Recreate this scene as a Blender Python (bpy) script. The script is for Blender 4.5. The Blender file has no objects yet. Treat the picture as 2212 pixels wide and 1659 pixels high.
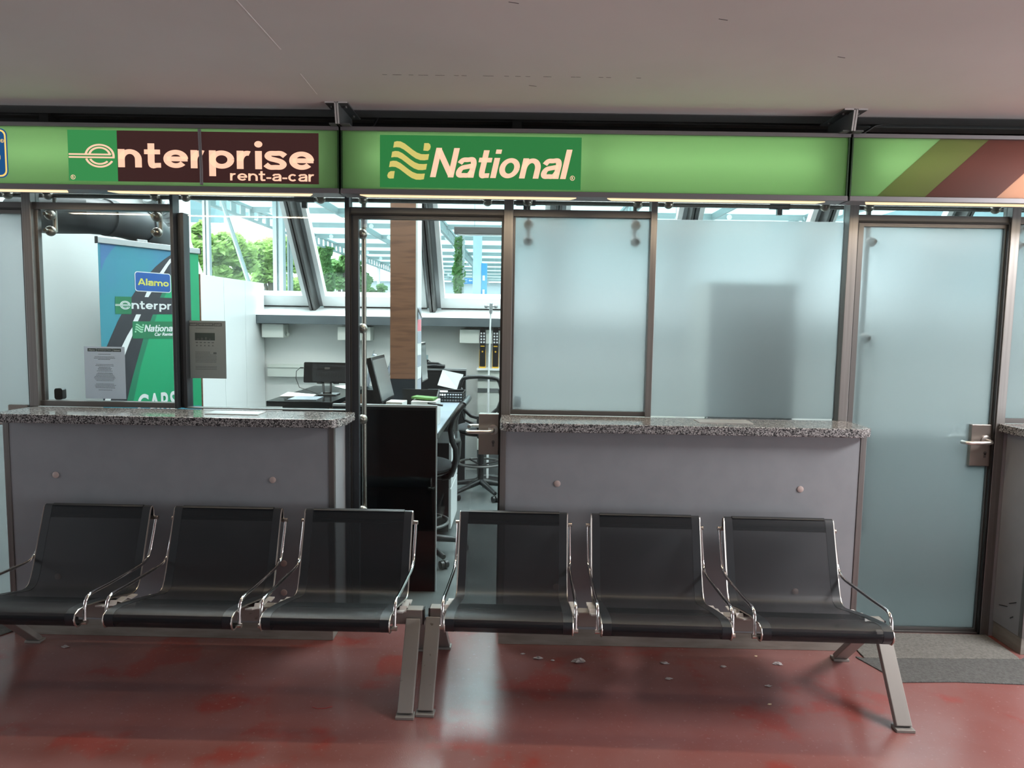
import bpy, math, random
from mathutils import Vector, Matrix
random.seed(7)
S = bpy.context.scene
COL = S.collection
PI = math.pi
R = math.radians

# ---------------------------------------------------------------- camera
cam_d = bpy.data.cameras.new('camera')
cam = bpy.data.objects.new('camera', cam_d)
COL.objects.link(cam)
FPX = 1534.0
CH = 1.6
pitch, yaw, roll = R(-5.15), R(0.55), R(0.95)
_fw = Vector((-math.sin(yaw), math.cos(yaw), 0)); _rt = Vector((math.cos(yaw), math.sin(yaw), 0)); _up = Vector((0, 0, 1))
F = math.cos(pitch) * _fw + math.sin(pitch) * _up
_u = -math.sin(pitch) * _fw + math.cos(pitch) * _up
RT = math.cos(roll) * _rt + math.sin(roll) * _u
UP = -math.sin(roll) * _rt + math.cos(roll) * _u
cam.matrix_world = Matrix(((RT.x, UP.x, -F.x, 0), (RT.y, UP.y, -F.y, 0), (RT.z, UP.z, -F.z, CH), (0, 0, 0, 1)))
cam_d.sensor_width = 36.0
cam_d.lens = FPX / 2212.0 * 36.0
cam_d.clip_start = 0.05
cam_d.clip_end = 600
S.camera = cam

def at(x, y, Y):
    """the point of the place at depth Y that the photograph shows at (x, y)"""
    d = F + RT * ((x - 1106) / FPX) - UP * ((y - 829.5) / FPX)
    return Vector((0, 0, CH)) + d * (Y / d.y)

# ---------------------------------------------------------------- world, lights, exposure
S.view_settings.view_transform = 'Standard'
S.view_settings.look = 'None'
S.view_settings.gamma = 1
S.view_settings.use_curve_mapping = False
S.view_settings.exposure = 0.0
S.cycles.max_bounces = 10
S.cycles.diffuse_bounces = 4
S.cycles.glossy_bounces = 4
S.cycles.transmission_bounces = 8
S.cycles.transparent_max_bounces = 20
S.cycles.caustics_reflective = False
S.cycles.caustics_refractive = False
S.cycles.sample_clamp_indirect = 6
S.cycles.use_denoising = True
SKY = 8.5
wd = bpy.data.worlds.new('sky'); S.world = wd; wd.use_nodes = True
_n = wd.node_tree.nodes; _l = wd.node_tree.links
bg = _n['Background']; bg.inputs['Strength'].default_value = SKY
_tc = _n.new('ShaderNodeTexCoord'); _sx = _n.new('ShaderNodeSeparateXYZ'); _cr = _n.new('ShaderNodeValToRGB')
_l.new(_tc.outputs['Generated'], _sx.inputs[0]); _l.new(_sx.outputs['Z'], _cr.inputs[0]); _l.new(_cr.outputs[0], bg.inputs[0])
_cr.color_ramp.elements[0].position = 0.0; _cr.color_ramp.elements[0].color = (.87, .96, 1.0, 1)
_cr.color_ramp.elements[1].position = 0.8; _cr.color_ramp.elements[1].color = (.90, .97, 1.0, 1)

STRIP_W = 7.0      # watts per metre of the warm strips under the signs
def area(name, loc, target, sx, sy, power, col, spread=180):
    ld = bpy.data.lights.new(name, 'AREA'); ld.shape = 'RECTANGLE'; ld.size = sx; ld.size_y = sy
    ld.energy = power; ld.color = col
    o = bpy.data.objects.new(name, ld); COL.objects.link(o)
    ld.spread = R(spread)
    o.location = loc
    o.rotation_euler = (Vector(target) - Vector(loc)).to_track_quat('-Z', 'Y').to_euler()
    return o
# the hall's ceiling lamp to the right; added fills stand in for unseen daylight
area('hall_ceiling_lamp', (3.3, 2.2, 2.48), (3.2, 2.25, 0), 1.1, .6, 135, (1, .97, .96))
area('rear_fill', (2.0, -4.6, .9), (.8, 1.0, 2.4), 8, 1.6, 12, (.93, .97, 1), 110)  # added fill from behind, aimed up at the ceiling
area('right_fill', (6.6, .2, .9), (0, 1.6, 2.3), 4.0, 1.6, 95, (.95, .97, 1), 120)  # added fill from the right, set low to brighten the ceiling

area('left_fill', (-6.4, 1.6, 1.5), (2.4, 3.5, .8), 2.2, 1.6, 20, (.9, .96, 1), 90)  # added weak fill for the side panel of the far counter
area('office_fill_left', (-2.6, 5.2, 4.0), (-2.95, 3.7, 1.2), 1.2, .6, 60, (.98, 1, 1))  # added fill that brightens the back of the first frosted door
area('office_fill', (.6, 4.6, 4.4), (.6, 7.0, 1.0), 4, .8, 120, (.98, 1, 1))  # added unseen lamp that lifts the rear office wall
# ---------------------------------------------------------------- materials
def mat(name, col, rough=.5, metal=0., spec=.5, noise=None, bump=None, coat=0.):
    """noise=(scale, colour2, lo, hi[, stretch]); bump=(scale, strength)"""
    m = bpy.data.materials.new(name); m.use_nodes = True
    n, l = m.node_tree.nodes, m.node_tree.links
    p = n['Principled BSDF']
    p.inputs['Base Color'].default_value = (*col, 1)
    p.inputs['Roughness'].default_value = rough
    p.inputs['Metallic'].default_value = metal
    p.inputs['Specular IOR Level'].default_value = spec
    p.inputs['Coat Weight'].default_value = coat
    p.inputs['Coat Roughness'].default_value = .05
    tc = n.new('ShaderNodeTexCoord')
    if noise:
        mp = n.new('ShaderNodeMapping')
        if len(noise) > 4: mp.inputs['Scale'].default_value = noise[4]
        t = n.new('ShaderNodeTexNoise'); t.inputs['Scale'].default_value = noise[0]; t.inputs['Detail'].default_value = 5
        r = n.new('ShaderNodeValToRGB')
        r.color_ramp.elements[0].position = noise[2]; r.color_ramp.elements[0].color = (*col, 1)
        r.color_ramp.elements[1].position = noise[3]; r.color_ramp.elements[1].color = (*noise[1], 1)
        l.new(tc.outputs['Object'], mp.inputs[0]); l.new(mp.outputs[0], t.inputs['Vector'])
        l.new(t.outputs['Fac'], r.inputs[0]); l.new(r.outputs[0], p.inputs['Base Color'])
    if bump:
        t = n.new('ShaderNodeTexNoise'); t.inputs['Scale'].default_value = bump[0]; t.inputs['Detail'].default_value = 4
        b = n.new('ShaderNodeBump'); b.inputs['Strength'].default_value = bump[1]; b.inputs['Distance'].default_value = .01
        l.new(tc.outputs['Object'], t.inputs['Vector']); l.new(t.outputs['Fac'], b.inputs['Height']); l.new(b.outputs[0], p.inputs['Normal'])
    return m

def emit(name, col, s=1.0):
    m = bpy.data.materials.new(name); m.use_nodes = True
    n, l = m.node_tree.nodes, m.node_tree.links
    p = n['Principled BSDF']
    p.inputs['Base Color'].default_value = (col[0]*.3, col[1]*.3, col[2]*.3, 1)
    p.inputs['Roughness'].default_value = .35
    p.inputs['Emission Color'].default_value = (*col, 1)
    p.inputs['Emission Strength'].default_value = s
    return m

def clear_glass(name, tint):
    m = bpy.data.materials.new(name); m.use_nodes = True
    n, l = m.node_tree.nodes, m.node_tree.links
    n.remove(n['Principled BSDF'])
    out = n['Material Output']
    tr = n.new('ShaderNodeBsdfTransparent'); tr.inputs[0].default_value = (*tint, 1)
    gl = n.new('ShaderNodeBsdfGlossy'); gl.inputs['Roughness'].default_value = .01
    lw = n.new('ShaderNodeLayerWeight'); pw = n.new('ShaderNodeMath'); pw.operation = 'POWER'; pw.inputs[1].default_value = 5
    ma = n.new('ShaderNodeMath'); ma.operation = 'MULTIPLY_ADD'; ma.inputs[1].default_value = .9; ma.inputs[2].default_value = .03
    mx = n.new('ShaderNodeMixShader')
    l.new(lw.outputs['Facing'], pw.inputs[0]); l.new(pw.outputs[0], ma.inputs[0]); l.new(ma.outputs[0], mx.inputs[0])
    l.new(tr.outputs[0], mx.inputs[1]); l.new(gl.outputs[0], mx.inputs[2]); l.new(mx.outputs[0], out.inputs[0])
    return m

def frosted_glass(name):
    m = bpy.data.materials.new(name); m.use_nodes = True
    n, l = m.node_tree.nodes, m.node_tree.links
    p = n['Principled BSDF']
    p.inputs['Base Color'].default_value = (.80, .825, .825, 1)
    p.inputs['Transmission Weight'].default_value = 1
    p.inputs['Roughness'].default_value = .27
    p.inputs['IOR'].default_value = 1.45
    t = n.new('ShaderNodeBsdfTranslucent'); t.inputs[0].default_value = (.48, .515, .52, 1)
    mx = n.new('ShaderNodeMixShader'); mx.inputs[0].default_value = .42
    l.new(p.outputs[0], mx.inputs[1]); l.new(t.outputs[0], mx.inputs[2]); l.new(mx.outputs[0], n['Material Output'].inputs[0])
    return m

def translucent(name, col, gloss=.12, rough=.3):
    m = bpy.data.materials.new(name); m.use_nodes = True
    n, l = m.node_tree.nodes, m.node_tree.links
    p = n['Principled BSDF']; p.inputs['Base Color'].default_value = (*col, 1); p.inputs['Roughness'].default_value = rough
    t = n.new('ShaderNodeBsdfTranslucent'); t.inputs[0].default_value = (*col, 1)
    mx = n.new('ShaderNodeMixShader'); mx.inputs[0].default_value = 1 - gloss
    l.new(p.outputs[0], mx.inputs[1]); l.new(t.outputs[0], mx.inputs[2]); l.new(mx.outputs[0], n['Material Output'].inputs[0])
    return m

def mesh_fabric(name, col, open_):
    m = bpy.data.materials.new(name); m.use_nodes = True
    n, l = m.node_tree.nodes, m.node_tree.links
    p = n['Principled BSDF']; p.inputs['Base Color'].default_value = (*col, 1); p.inputs['Roughness'].default_value = .42
    p.inputs['Specular IOR Level'].default_value = .45
    t = n.new('ShaderNodeBsdfTransparent')
    mx = n.new('ShaderNodeMixShader'); mx.inputs[0].default_value = open_
    l.new(p.outputs[0], mx.inputs[1]); l.new(t.outputs[0], mx.inputs[2]); l.new(mx.outputs[0], n['Material Output'].inputs[0])
    return m

def granite(name):
    m = mat(name, (.3, .3, .3), .12, spec=.6)
    n, l = m.node_tree.nodes, m.node_tree.links
    p = n['Principled BSDF']; tc = n.new('ShaderNodeTexCoord')
    v = n.new('ShaderNodeTexVoronoi'); v.inputs['Scale'].default_value = 210
    w = n.new('ShaderNodeTexNoise'); w.inputs['Scale'].default_value = 95; w.inputs['Detail'].default_value = 3
    sp = n.new('ShaderNodeSeparateColor')
    ad = n.new('ShaderNodeMath'); ad.operation = 'MULTIPLY_ADD'; ad.inputs[1].default_value = .45; ad.inputs[2].default_value = .03
    ad2 = n.new('ShaderNodeMath'); ad2.operation = 'MULTIPLY_ADD'; ad2.inputs[1].default_value = .5
    r = n.new('ShaderNodeValToRGB'); r.color_ramp.interpolation = 'CONSTANT'
    e = r.color_ramp.elements
    e[0].position = 0; e[0].color = (.03, .03, .033, 1)
    e[1].position = .40; e[1].color = (.10, .098, .10, 1)
    for po, c in ((.49, (.24, .237, .237)), (.60, (.40, .40, .40)), (.68, (.16, .157, .16))):
        k = e.new(po); k.color = (*c, 1)
    l.new(tc.outputs['Object'], v.inputs['Vector']); l.new(tc.outputs['Object'], w.inputs['Vector'])
    l.new(v.outputs['Color'], sp.inputs[0]); l.new(sp.outputs[0], ad.inputs[0])
    l.new(w.outputs['Fac'], ad2.inputs[0]); l.new(ad.outputs[0], ad2.inputs[2])
    l.new(ad2.outputs[0], r.inputs[0]); l.new(r.outputs[0], p.inputs['Base Color'])
    return m

def floor_red(name):
    m = mat(name, (.1, .02, .02), .4, spec=.5)
    n, l = m.node_tree.nodes, m.node_tree.links
    p = n['Principled BSDF']; tc = n.new('ShaderNodeTexCoord')
    a = n.new('ShaderNodeTexNoise'); a.inputs['Scale'].default_value = 2.6; a.inputs['Detail'].default_value = 4
    r = n.new('ShaderNodeValToRGB'); e = r.color_ramp.elements
    p.inputs['Coat Weight'].default_value = .5; p.inputs['Coat Roughness'].default_value = .2; p.inputs['Coat IOR'].default_value = 1.6
    e[0].position = .36; e[0].color = (.23, .105, .10, 1)
    e[1].position = .56; e[1].color = (.22, .085, .078, 1)
    k = e.new(.63); k.color = (.25, .055, .045, 1)
    b = n.new('ShaderNodeTexNoise'); b.inputs['Scale'].default_value = 60; b.inputs['Detail'].default_value = 6
    rb = n.new('ShaderNodeValToRGB'); rb.color_ramp.elements[0].position = .62; rb.color_ramp.elements[1].position = .75
    rb.color_ramp.elements[1].color = (.5, .5, .5, 1)
    mx = n.new('ShaderNodeMix'); mx.data_type = 'RGBA'; mx.inputs['B'].default_value = (.34, .22, .21, 1)
    rr = n.new('ShaderNodeMapRange'); rr.inputs['To Min'].default_value = .15; rr.inputs['To Max'].default_value = .32
    bp = n.new('ShaderNodeBump'); bp.inputs['Strength'].default_value = .28; bp.inputs['Distance'].default_value = .002
    b2 = n.new('ShaderNodeTexNoise'); b2.inputs['Scale'].default_value = 240; b2.inputs['Detail'].default_value = 3
    for t in (a, b, b2): l.new(tc.outputs['Object'], t.inputs['Vector'])
    l.new(a.outputs['Fac'], r.inputs[0]); l.new(b.outputs['Fac'], rb.inputs[0]); l.new(rb.outputs[0], mx.inputs['Factor'])
    l.new(r.outputs[0], mx.inputs['A']); l.new(mx.outputs['Result'], p.inputs['Base Color'])
    l.new(a.outputs['Fac'], rr.inputs['Value']); l.new(rr.outputs[0], p.inputs['Roughness'])
    l.new(b2.outputs['Fac'], bp.inputs['Height']); l.new(bp.outputs[0], p.inputs['Normal'])
    return m

def wood(name, a, b):
    m = mat(name, a, .38)
    n, l = m.node_tree.nodes, m.node_tree.links
    p = n['Principled BSDF']; tc = n.new('ShaderNodeTexCoord'); mp = n.new('ShaderNodeMapping')
    mp.inputs['Scale'].default_value = (1.5, 1.5, 14)
    t = n.new('ShaderNodeTexNoise'); t.inputs['Scale'].default_value = 3; t.inputs['Detail'].default_value = 6; t.inputs['Distortion'].default_value = .6
    r = n.new('ShaderNodeValToRGB'); r.color_ramp.elements[0].position = .36; r.color_ramp.elements[0].color = (*b, 1)
    r.color_ramp.elements[1].position = .52; r.color_ramp.elements[1].color = (*a, 1)
    l.new(tc.outputs['Object'], mp.inputs[0]); l.new(mp.outputs[0], t.inputs['Vector']); l.new(t.outputs['Fac'], r.inputs[0]); l.new(r.outputs[0], p.inputs['Base Color'])
    return m

M = {}
M['ceiling'] = mat('painted ceiling', (.76, .76, .74), .75, noise=(1.1, (.70, .70, .68), .4, .65))
M['seam'] = mat('seam', (.95, .94, .93), .8)
M['trimdark'] = mat('dark edge', (.10, .095, .095), .7)
M['black'] = mat('matt black', (.012, .012, .013), .6)
M['darkbeam'] = mat('dark beam', (.02, .019, .018), .55)
M['darkgrey'] = mat('dark grey sheet', (.10, .11, .11), .5)
M['red'] = floor_red('worn red floor paint')
M['lino'] = mat('grey linoleum', (.15, .165, .165), .22, noise=(3, (.11, .12, .12), .4, .7))
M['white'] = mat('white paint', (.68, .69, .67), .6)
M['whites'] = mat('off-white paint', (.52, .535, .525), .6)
M['whiteg'] = mat('white laminate', (.78, .80, .80), .3)
M['cream'] = mat('cream plastic', (.62, .65, .60), .45)
M['steel'] = mat('brushed steel', (.21, .205, .20), .42, metal=.8, noise=(3, (.18, .175, .17), .4, .6, (30, 30, .6)))
M['fit'] = mat('dark satin steel', (.25, .225, .20), .3, metal=.9)
M['steeld'] = mat('dull steel frame', (.13, .127, .125), .42, metal=.7)
M['darkframe'] = mat('dark anodised frame', (.022, .027, .033), .4)
M['gasket'] = mat('black gasket', (.008, .008, .008), .6)
M['chrome'] = mat('chrome', (.72, .70, .70), .1, metal=1)
M['satin'] = mat('satin steel', (.55, .52, .49), .3, metal=1)
M['alu'] = mat('grey aluminium', (.20, .195, .205), .45, metal=.35)
M['ledge'] = mat('grey ledge sheet', (.13, .155, .165), .5, metal=.2, noise=(5, (.10, .12, .13), .4, .7))
M['aluL'] = mat('pale steel', (.42, .44, .45), .4, metal=.5)
M['glass'] = clear_glass('clear glass', (.955, .985, .98))
M['glassout'] = clear_glass('facade glass', (.93, .985, .985))
M['acrylic'] = clear_glass('clear acrylic', (.86, .93, .95))
M['frost'] = frosted_glass('frosted glass')
M['panel'] = mat('lilac grey laminate', (.245, .262, .282), .45, noise=(9, (.23, .247, .267), .4, .6))
M['cap'] = mat('cover cap', (.42, .34, .32), .5)
M['plinth'] = mat('worn steel plinth', (.30, .285, .255), .5, metal=.3, noise=(7, (.22, .205, .18), .35, .7, (1, 1, 6)))
M['granite'] = granite('speckled granite')
M['fabric'] = mesh_fabric('black mesh vinyl', (.011, .015, .019), .42)
M['hem'] = mat('black vinyl hem', (.015, .019, .024), .42)
M['beamsteel'] = mat('worn grey enamel', (.25, .24, .225), .45, metal=.25, noise=(26, (.12, .10, .09), .66, .74))
M['bracket'] = mat('bright bracket', (.66, .66, .66), .35, metal=.3)
M['mat'] = mat('grey mat', (.20, .20, .185), .95, noise=(90, (.13, .13, .12), .35, .7), bump=(220, .8))
M['matd'] = mat('dark grey mat', (.115, .12, .12), .95, noise=(90, (.07, .073, .073), .35, .7), bump=(220, .8))
M['lockplate'] = mat('dull steel plate', (.26, .235, .215), .38, metal=.85)
M['green'] = translucent('light green sign film', (.60, .84, .52))
M['inside'] = mat('sign box lining', (.8, .8, .8), .7)
M['tube'] = emit('sign tube', (1, 1, .98), 3.0)
M['strip'] = emit('warm strip light', (1, .74, .44), 1.15)
M['peach'] = emit('lit peach lettering', (1.0, .60, .42), 1.0)
M['gold'] = emit('lit gold band', (.61, .52, .145), 1.0)
M['lgreen'] = emit('lit logo green', (.022, .185, .047), .95)
M['egreen'] = emit('lit logo green bright', (.035, .25, .07), .95)
M['ebrown'] = emit('lit dark brown', (.045, .016, .015), .85)
M['olive'] = translucent('olive sign film', (.45, .50, .26))
M['maroon'] = translucent('maroon sign film', (.40, .22, .19))
M['peachf'] = translucent('peach sign film', (1, .76, .60))
M['sblue'] = emit('lit blue', (.006, .07, .21), 1.0)
M['syellow'] = emit('lit yellow', (.9, .62, .16), 1.0)
M['sep'] = mat('dark green joint', (.012, .05, .012), .5)
M['wood'] = wood('wood veneer', (.255, .125, .075), (.185, .088, .052))
M['desk'] = mat('blue grey desktop', (.36, .42, .48), .25)
M['gloss'] = mat('black gloss', (.005, .0055, .007), .10, spec=.16)
M['blackp'] = mat('black plastic', (.014, .014, .015), .35)
M['seatf'] = mat('charcoal fabric', (.03, .032, .036), .75)
M['screen'] = mat('grey screen', (.2, .215, .215), .22)
M['paper'] = mat('white paper', (.74, .75, .73), .7)
M['paperg'] = translucent('grey paper seen from behind', (.30, .305, .31), .6, .7)
M['paperb'] = translucent('cool white paper', (.58, .60, .66), .6, .7)
M['ink'] = mat('printed ink', (.09, .095, .105), .7)
M['inkd'] = mat('dark print', (.03, .045, .045), .7)
M['inkl'] = mat('pale print', (.42, .45, .47), .7)
M['leafgreen'] = mat('green leaflet', (.10, .24, .05), .5)
M['yellow'] = mat('yellow plastic', (.62, .36, .02), .45)
M['duct'] = mat('black duct pipe', (.028, .03, .033), .5, noise=(5, (.05, .052, .055), .45, .7))
M['flex'] = mat('silver flexible duct', (.42, .45, .46), .35, metal=.6)
M['bteal'] = mat('banner teal', (.045, .25, .33), .5, noise=(1.2, (.055, .215, .36), .5, .65))
M['bblue'] = mat('banner blue', (.06, .17, .36), .5)
M['bgreen'] = mat('banner green', (.012, .33, .145), .5)
M['bgreen2'] = mat('banner dark green', (.015, .19, .10), .5)
M['broad'] = mat('banner road', (.032, .033, .042), .5)
M['bwhite'] = mat('banner white', (.72, .75, .76), .5)
M['bsign'] = mat('banner sign green', (.016, .17, .075), .5)
M['byellow'] = mat('banner yellow', (.60, .58, .10), .5)
M['broyal'] = mat('banner royal blue', (.012, .085, .32), .5)
M['blgreen'] = mat('banner light green', (.30, .62, .40), .5)
M['pink'] = mat('pink note', (.75, .22, .26), .6)
M['maroonp'] = mat('maroon pot', (.2, .03, .035), .5)
# outside
M['leaf'] = translucent('bright leaves', (.30, .45, .13), .5, .6)
M['leaf2'] = translucent('darker leaves', (.17, .32, .11), .5, .6)
M['bark'] = mat('bark', (.12, .1, .08), .9)
M['hill'] = mat('wooded hill', (.035, .075, .082), .95, noise=(.06, (.055, .10, .11), .42, .6), bump=None)  # distance haze is put into the blue-green base colour
M['bldg'] = mat('white render', (.82, .84, .84), .8)
M['bldgd'] = mat('grey cladding', (.26, .31, .33), .6)
M['bldgroof'] = mat('grey roof', (.20, .23, .26), .6)
M['wing'] = mat('dark window band', (.10, .13, .15), .3)
M['canopy'] = translucent('pale canopy glass', (.50, .60, .60), .15, .3)
M['canopysteel'] = mat('galvanised steel', (.30, .34, .345), .5, metal=.1)
M['ground'] = mat('pale asphalt', (.35, .36, .36), .9)
M['lettersign'] = mat('blue direction sign', (.02, .25, .60), .5)
M['palepost'] = mat('pale blue post', (.40, .52, .68), .5)

# ---------------------------------------------------------------- mesh helpers
class MB:
    def __init__(s): s.v = []; s.f = []; s.smooth = []
    def _add(s, vs, fs, smooth=False, T=None):
        b = len(s.v)
        s.v += [tuple(T @ Vector(v)) if T is not None else tuple(v) for v in vs]
        for f in fs: s.f.append(tuple(b + i for i in f)); s.smooth.append(smooth)
        return s
    def box(s, x0, x1, y0, y1, z0, z1, T=None):
        vs = [(x, y, z) for x in (x0, x1) for y in (y0, y1) for z in (z0, z1)]
        return s._add(vs, [(0, 1, 3, 2), (4, 6, 7, 5), (0, 4, 5, 1), (2, 3, 7, 6), (0, 2, 6, 4), (1, 5, 7, 3)], False, T)
    def prism(s, poly, axis, a, b, T=None, smooth=False):
        """poly of 2-D points extruded along axis ('x': (y,z), 'y': (x,z), 'z': (x,y)) from a to b"""
        def P(p, t): return {'x': (t, p[0], p[1]), 'y': (p[0], t, p[1]), 'z': (p[0], p[1], t)}[axis]
        n = len(poly)
        ar = sum(poly[i][0]*poly[(i+1) % n][1] - poly[(i+1) % n][0]*poly[i][1] for i in range(n))
        if ar < 0: poly = poly[::-1]
        vs = [P(p, a) for p in poly] + [P(p, b) for p in poly]
        flip = (axis == 'y') != (b < a)
        c1, c2 = tuple(range(n))[::-1], tuple(range(n, 2*n))
        sd = [(i, (i+1) % n, n+(i+1) % n, n+i) for i in range(n)]
        if flip: c1, c2 = c1[::-1], c2[::-1]; sd = [q[::-1] for q in sd]
        bb = len(s.v)
        s._add(vs, [c1, c2], False, T)
        for q in sd: s.f.append(tuple(bb + i for i in q)); s.smooth.append(smooth)
        return s
    def tube(s, pts, r, n=10, caps=True, T=None):
        pts = [Vector(p) for p in pts]; rs = r if isinstance(r, (list, tuple)) else [r]*len(pts)
        vs, fs = [], []
        prev = None
        for i, p in enumerate(pts):
            d = (pts[min(i+1, len(pts)-1)] - pts[max(i-1, 0)])
            if d.length < 1e-9: d = Vector((0, 0, 1))
            d.normalize()
            if prev is None:
                a = d.orthogonal().normalized()
            else:
                a = prev - d*prev.dot(d)
                if a.length < 1e-6: a = d.orthogonal()
                a.normalize()
            prev = a; b = d.cross(a)
            for k in range(n):
                t = 2*PI*k/n
                vs.append(p + (a*math.cos(t) + b*math.sin(t))*rs[i])
        for i in range(len(pts)-1):
            for k in range(n):
                fs.append((i*n+k, i*n+(k+1) % n, (i+1)*n+(k+1) % n, (i+1)*n+k))
        s._add(vs, fs, True, T)
        if caps:
            b = len(s.v) - len(vs)
            s.f.append(tuple(b+k for k in range(n))[::-1]); s.smooth.append(False)
            s.f.append(tuple(b+(len(pts)-1)*n+k for k in range(n))); s.smooth.append(False)
        return s
    def lathe(s, prof, c=(0, 0, 0), n=20, T=None, axis='z'):
        """prof of (radius, height) turned about an axis through c"""
        vs, fs = [], []
        for (r, h) in prof:
            for k in range(n):
                t = 2*PI*k/n; a, b = r*math.cos(t), r*math.sin(t)
                v = (a, b, h) if axis == 'z' else ((a, -h, b) if axis == 'y' else (h, a, b))
                vs.append((c[0]+v[0], c[1]+v[1], c[2]+v[2]))
        for i in range(len(prof)-1):
            for k in range(n): fs.append((i*n+k, i*n+(k+1) % n, (i+1)*n+(k+1) % n, (i+1)*n+k))
        s._add(vs, fs, True, T)
        b = len(s.v)-len(vs)
        if prof[0][0] > 1e-6: s.f.append(tuple(b+k for k in range(n))[::-1]); s.smooth.append(False)
        if prof[-1][0] > 1e-6: s.f.append(tuple(b+(len(prof)-1)*n+k for k in range(n))); s.smooth.append(False)
        return s
    def ball(s, c, r, n=18, sq=(1, 1, 1), T=None):
        m = n//2; vs, fs = [], []
        for i in range(m+1):
            t = PI*i/m
            for k in range(n):
                u = 2*PI*k/n
                vs.append((c[0]+r*sq[0]*math.sin(t)*math.cos(u), c[1]+r*sq[1]*math.sin(t)*math.sin(u), c[2]-r*sq[2]*math.cos(t)))
        for i in range(m):
            for k in range(n): fs.append((i*n+k, i*n+(k+1) % n, (i+1)*n+(k+1) % n, (i+1)*n+k))
        return s._add(vs, fs, True, T)
    def bar(s, a, b, w, h, T=None):
        """square bar from a to b"""
        a, b = Vector(a), Vector(b); d = (b-a).normalized()
        u = d.cross(Vector((0, 0, 1)));
        if u.length < 1e-5: u = Vector((1, 0, 0))
        u.normalize(); v = u.cross(d)
        vs = [p + u*sx*w/2 + v*sz*h/2 for p in (a, b) for sx, sz in ((-1, -1), (1, -1), (1, 1), (-1, 1))]
        return s._add(vs, [(0, 1, 2, 3), (7, 6, 5, 4), (0, 4, 5, 1), (1, 5, 6, 2), (2, 6, 7, 3), (3, 7, 4, 0)], False, T)
    def sheet(s, prof, x0, x1, th, T=None):
        """a sheet of thickness th following a (y,z) profile, spanning x0..x1"""
        n = len(prof); P = [Vector((0, y, z)) for y, z in prof]; N = []
        for i in range(n):
            d = (P[min(i+1, n-1)] - P[max(i-1, 0)]).normalized()
            N.append(Vector((0, -d.z, d.y)))
        vs = []
        for i in range(n):
            for x in (x0, x1):
                for sg in (.5, -.5):
                    q = P[i] + N[i]*th*sg; vs.append((x, q.y, q.z))
        fs = []
        for i in range(n-1):
            a, b = i*4, (i+1)*4
            fs += [(a, a+2, b+2, b), (a+1, b+1, b+3, a+3), (a, b, b+1, a+1), (a+2, a+3, b+3, b+2)]
        e = (n-1)*4
        fs += [(0, 1, 3, 2), (e, e+2, e+3, e+1)]
        b0 = len(s.v); s._add(vs, fs, True, T)
        return s
    def mesh(s, name, m):
        me = bpy.data.meshes.new(name); me.from_pydata(s.v, [], s.f); me.validate()
        me.update()
        if len(me.polygons) == len(s.smooth): me.polygons.foreach_set('use_smooth', s.smooth)
        me.materials.append(m if not isinstance(m, str) else M[m])
        if any(s.smooth): me.set_sharp_from_angle(angle=R(38))
        return me

def obj(name, mb, m, parent=None, bevel=0.0, loc=None):
    me = mb.mesh(name, m) if isinstance(mb, MB) else mb
    o = bpy.data.objects.new(name, me); COL.objects.link(o)
    if loc: o.location = loc
    if parent is not None: o.parent = parent
    if bevel:
        b = o.modifiers.new('bevel', 'BEVEL'); b.width = bevel; b.segments = 2; b.limit_method = 'ANGLE'; b.angle_limit = R(50)
    return o

def tag(o, label, cat, group=None, kind=None):
    o['label'] = label; o['category'] = cat
    if group: o['group'] = group
    if kind: o['kind'] = kind
    return o

def thing(name, label, cat, loc=(0, 0, 0), rz=0.0, group=None):
    o = bpy.data.objects.new(name, None); COL.objects.link(o)
    o.empty_display_size = .05
    o.location = loc; o.rotation_euler = (0, 0, rz)
    return tag(o, label, cat, group)

def struct(name, mb, m, label=None, cat=None, bevel=0.0, parent=None):
    o = obj(name, mb, m, parent, bevel)
    o['kind'] = 'structure'
    if label: o['label'] = label
    if cat: o['category'] = cat
    return o

def sroot(name, label, cat, loc=(0, 0, 0)):
    o = thing(name, label, cat, loc); o['kind'] = 'structure'; return o

def dup(root, loc, rz=None, label=None, group=None):
    r = root.copy(); COL.objects.link(r); r.location = loc
    if rz is not None: r.rotation_euler = (0, 0, rz)
    if label: r['label'] = label
    if group: r['group'] = group
    for ch in list(root.children):
        c = ch.copy(); COL.objects.link(c); c.parent = r
        for g in list(ch.children):
            d = g.copy(); COL.objects.link(d); d.parent = c
    return r

def text_mb(txt, bold=0.0, shear=0.0, spacing=1.0, res=6):
    cu = bpy.data.curves.new('lettering', 'FONT'); cu.body = txt; cu.offset = bold; cu.shear = shear
    cu.space_character = spacing; cu.resolution_u = res; cu.fill_mode = 'FRONT'
    ob = bpy.data.objects.new('lettering', cu); COL.objects.link(ob)
    dg = bpy.context.evaluated_depsgraph_get()
    me = bpy.data.meshes.new_from_object(ob.evaluated_get(dg))
    vs = [v.co.copy() for v in me.vertices]; fs = [tuple(p.vertices) for p in me.polygons]
    bpy.data.objects.remove(ob); bpy.data.curves.remove(cu); bpy.data.meshes.remove(me)
    return vs, fs

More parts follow.
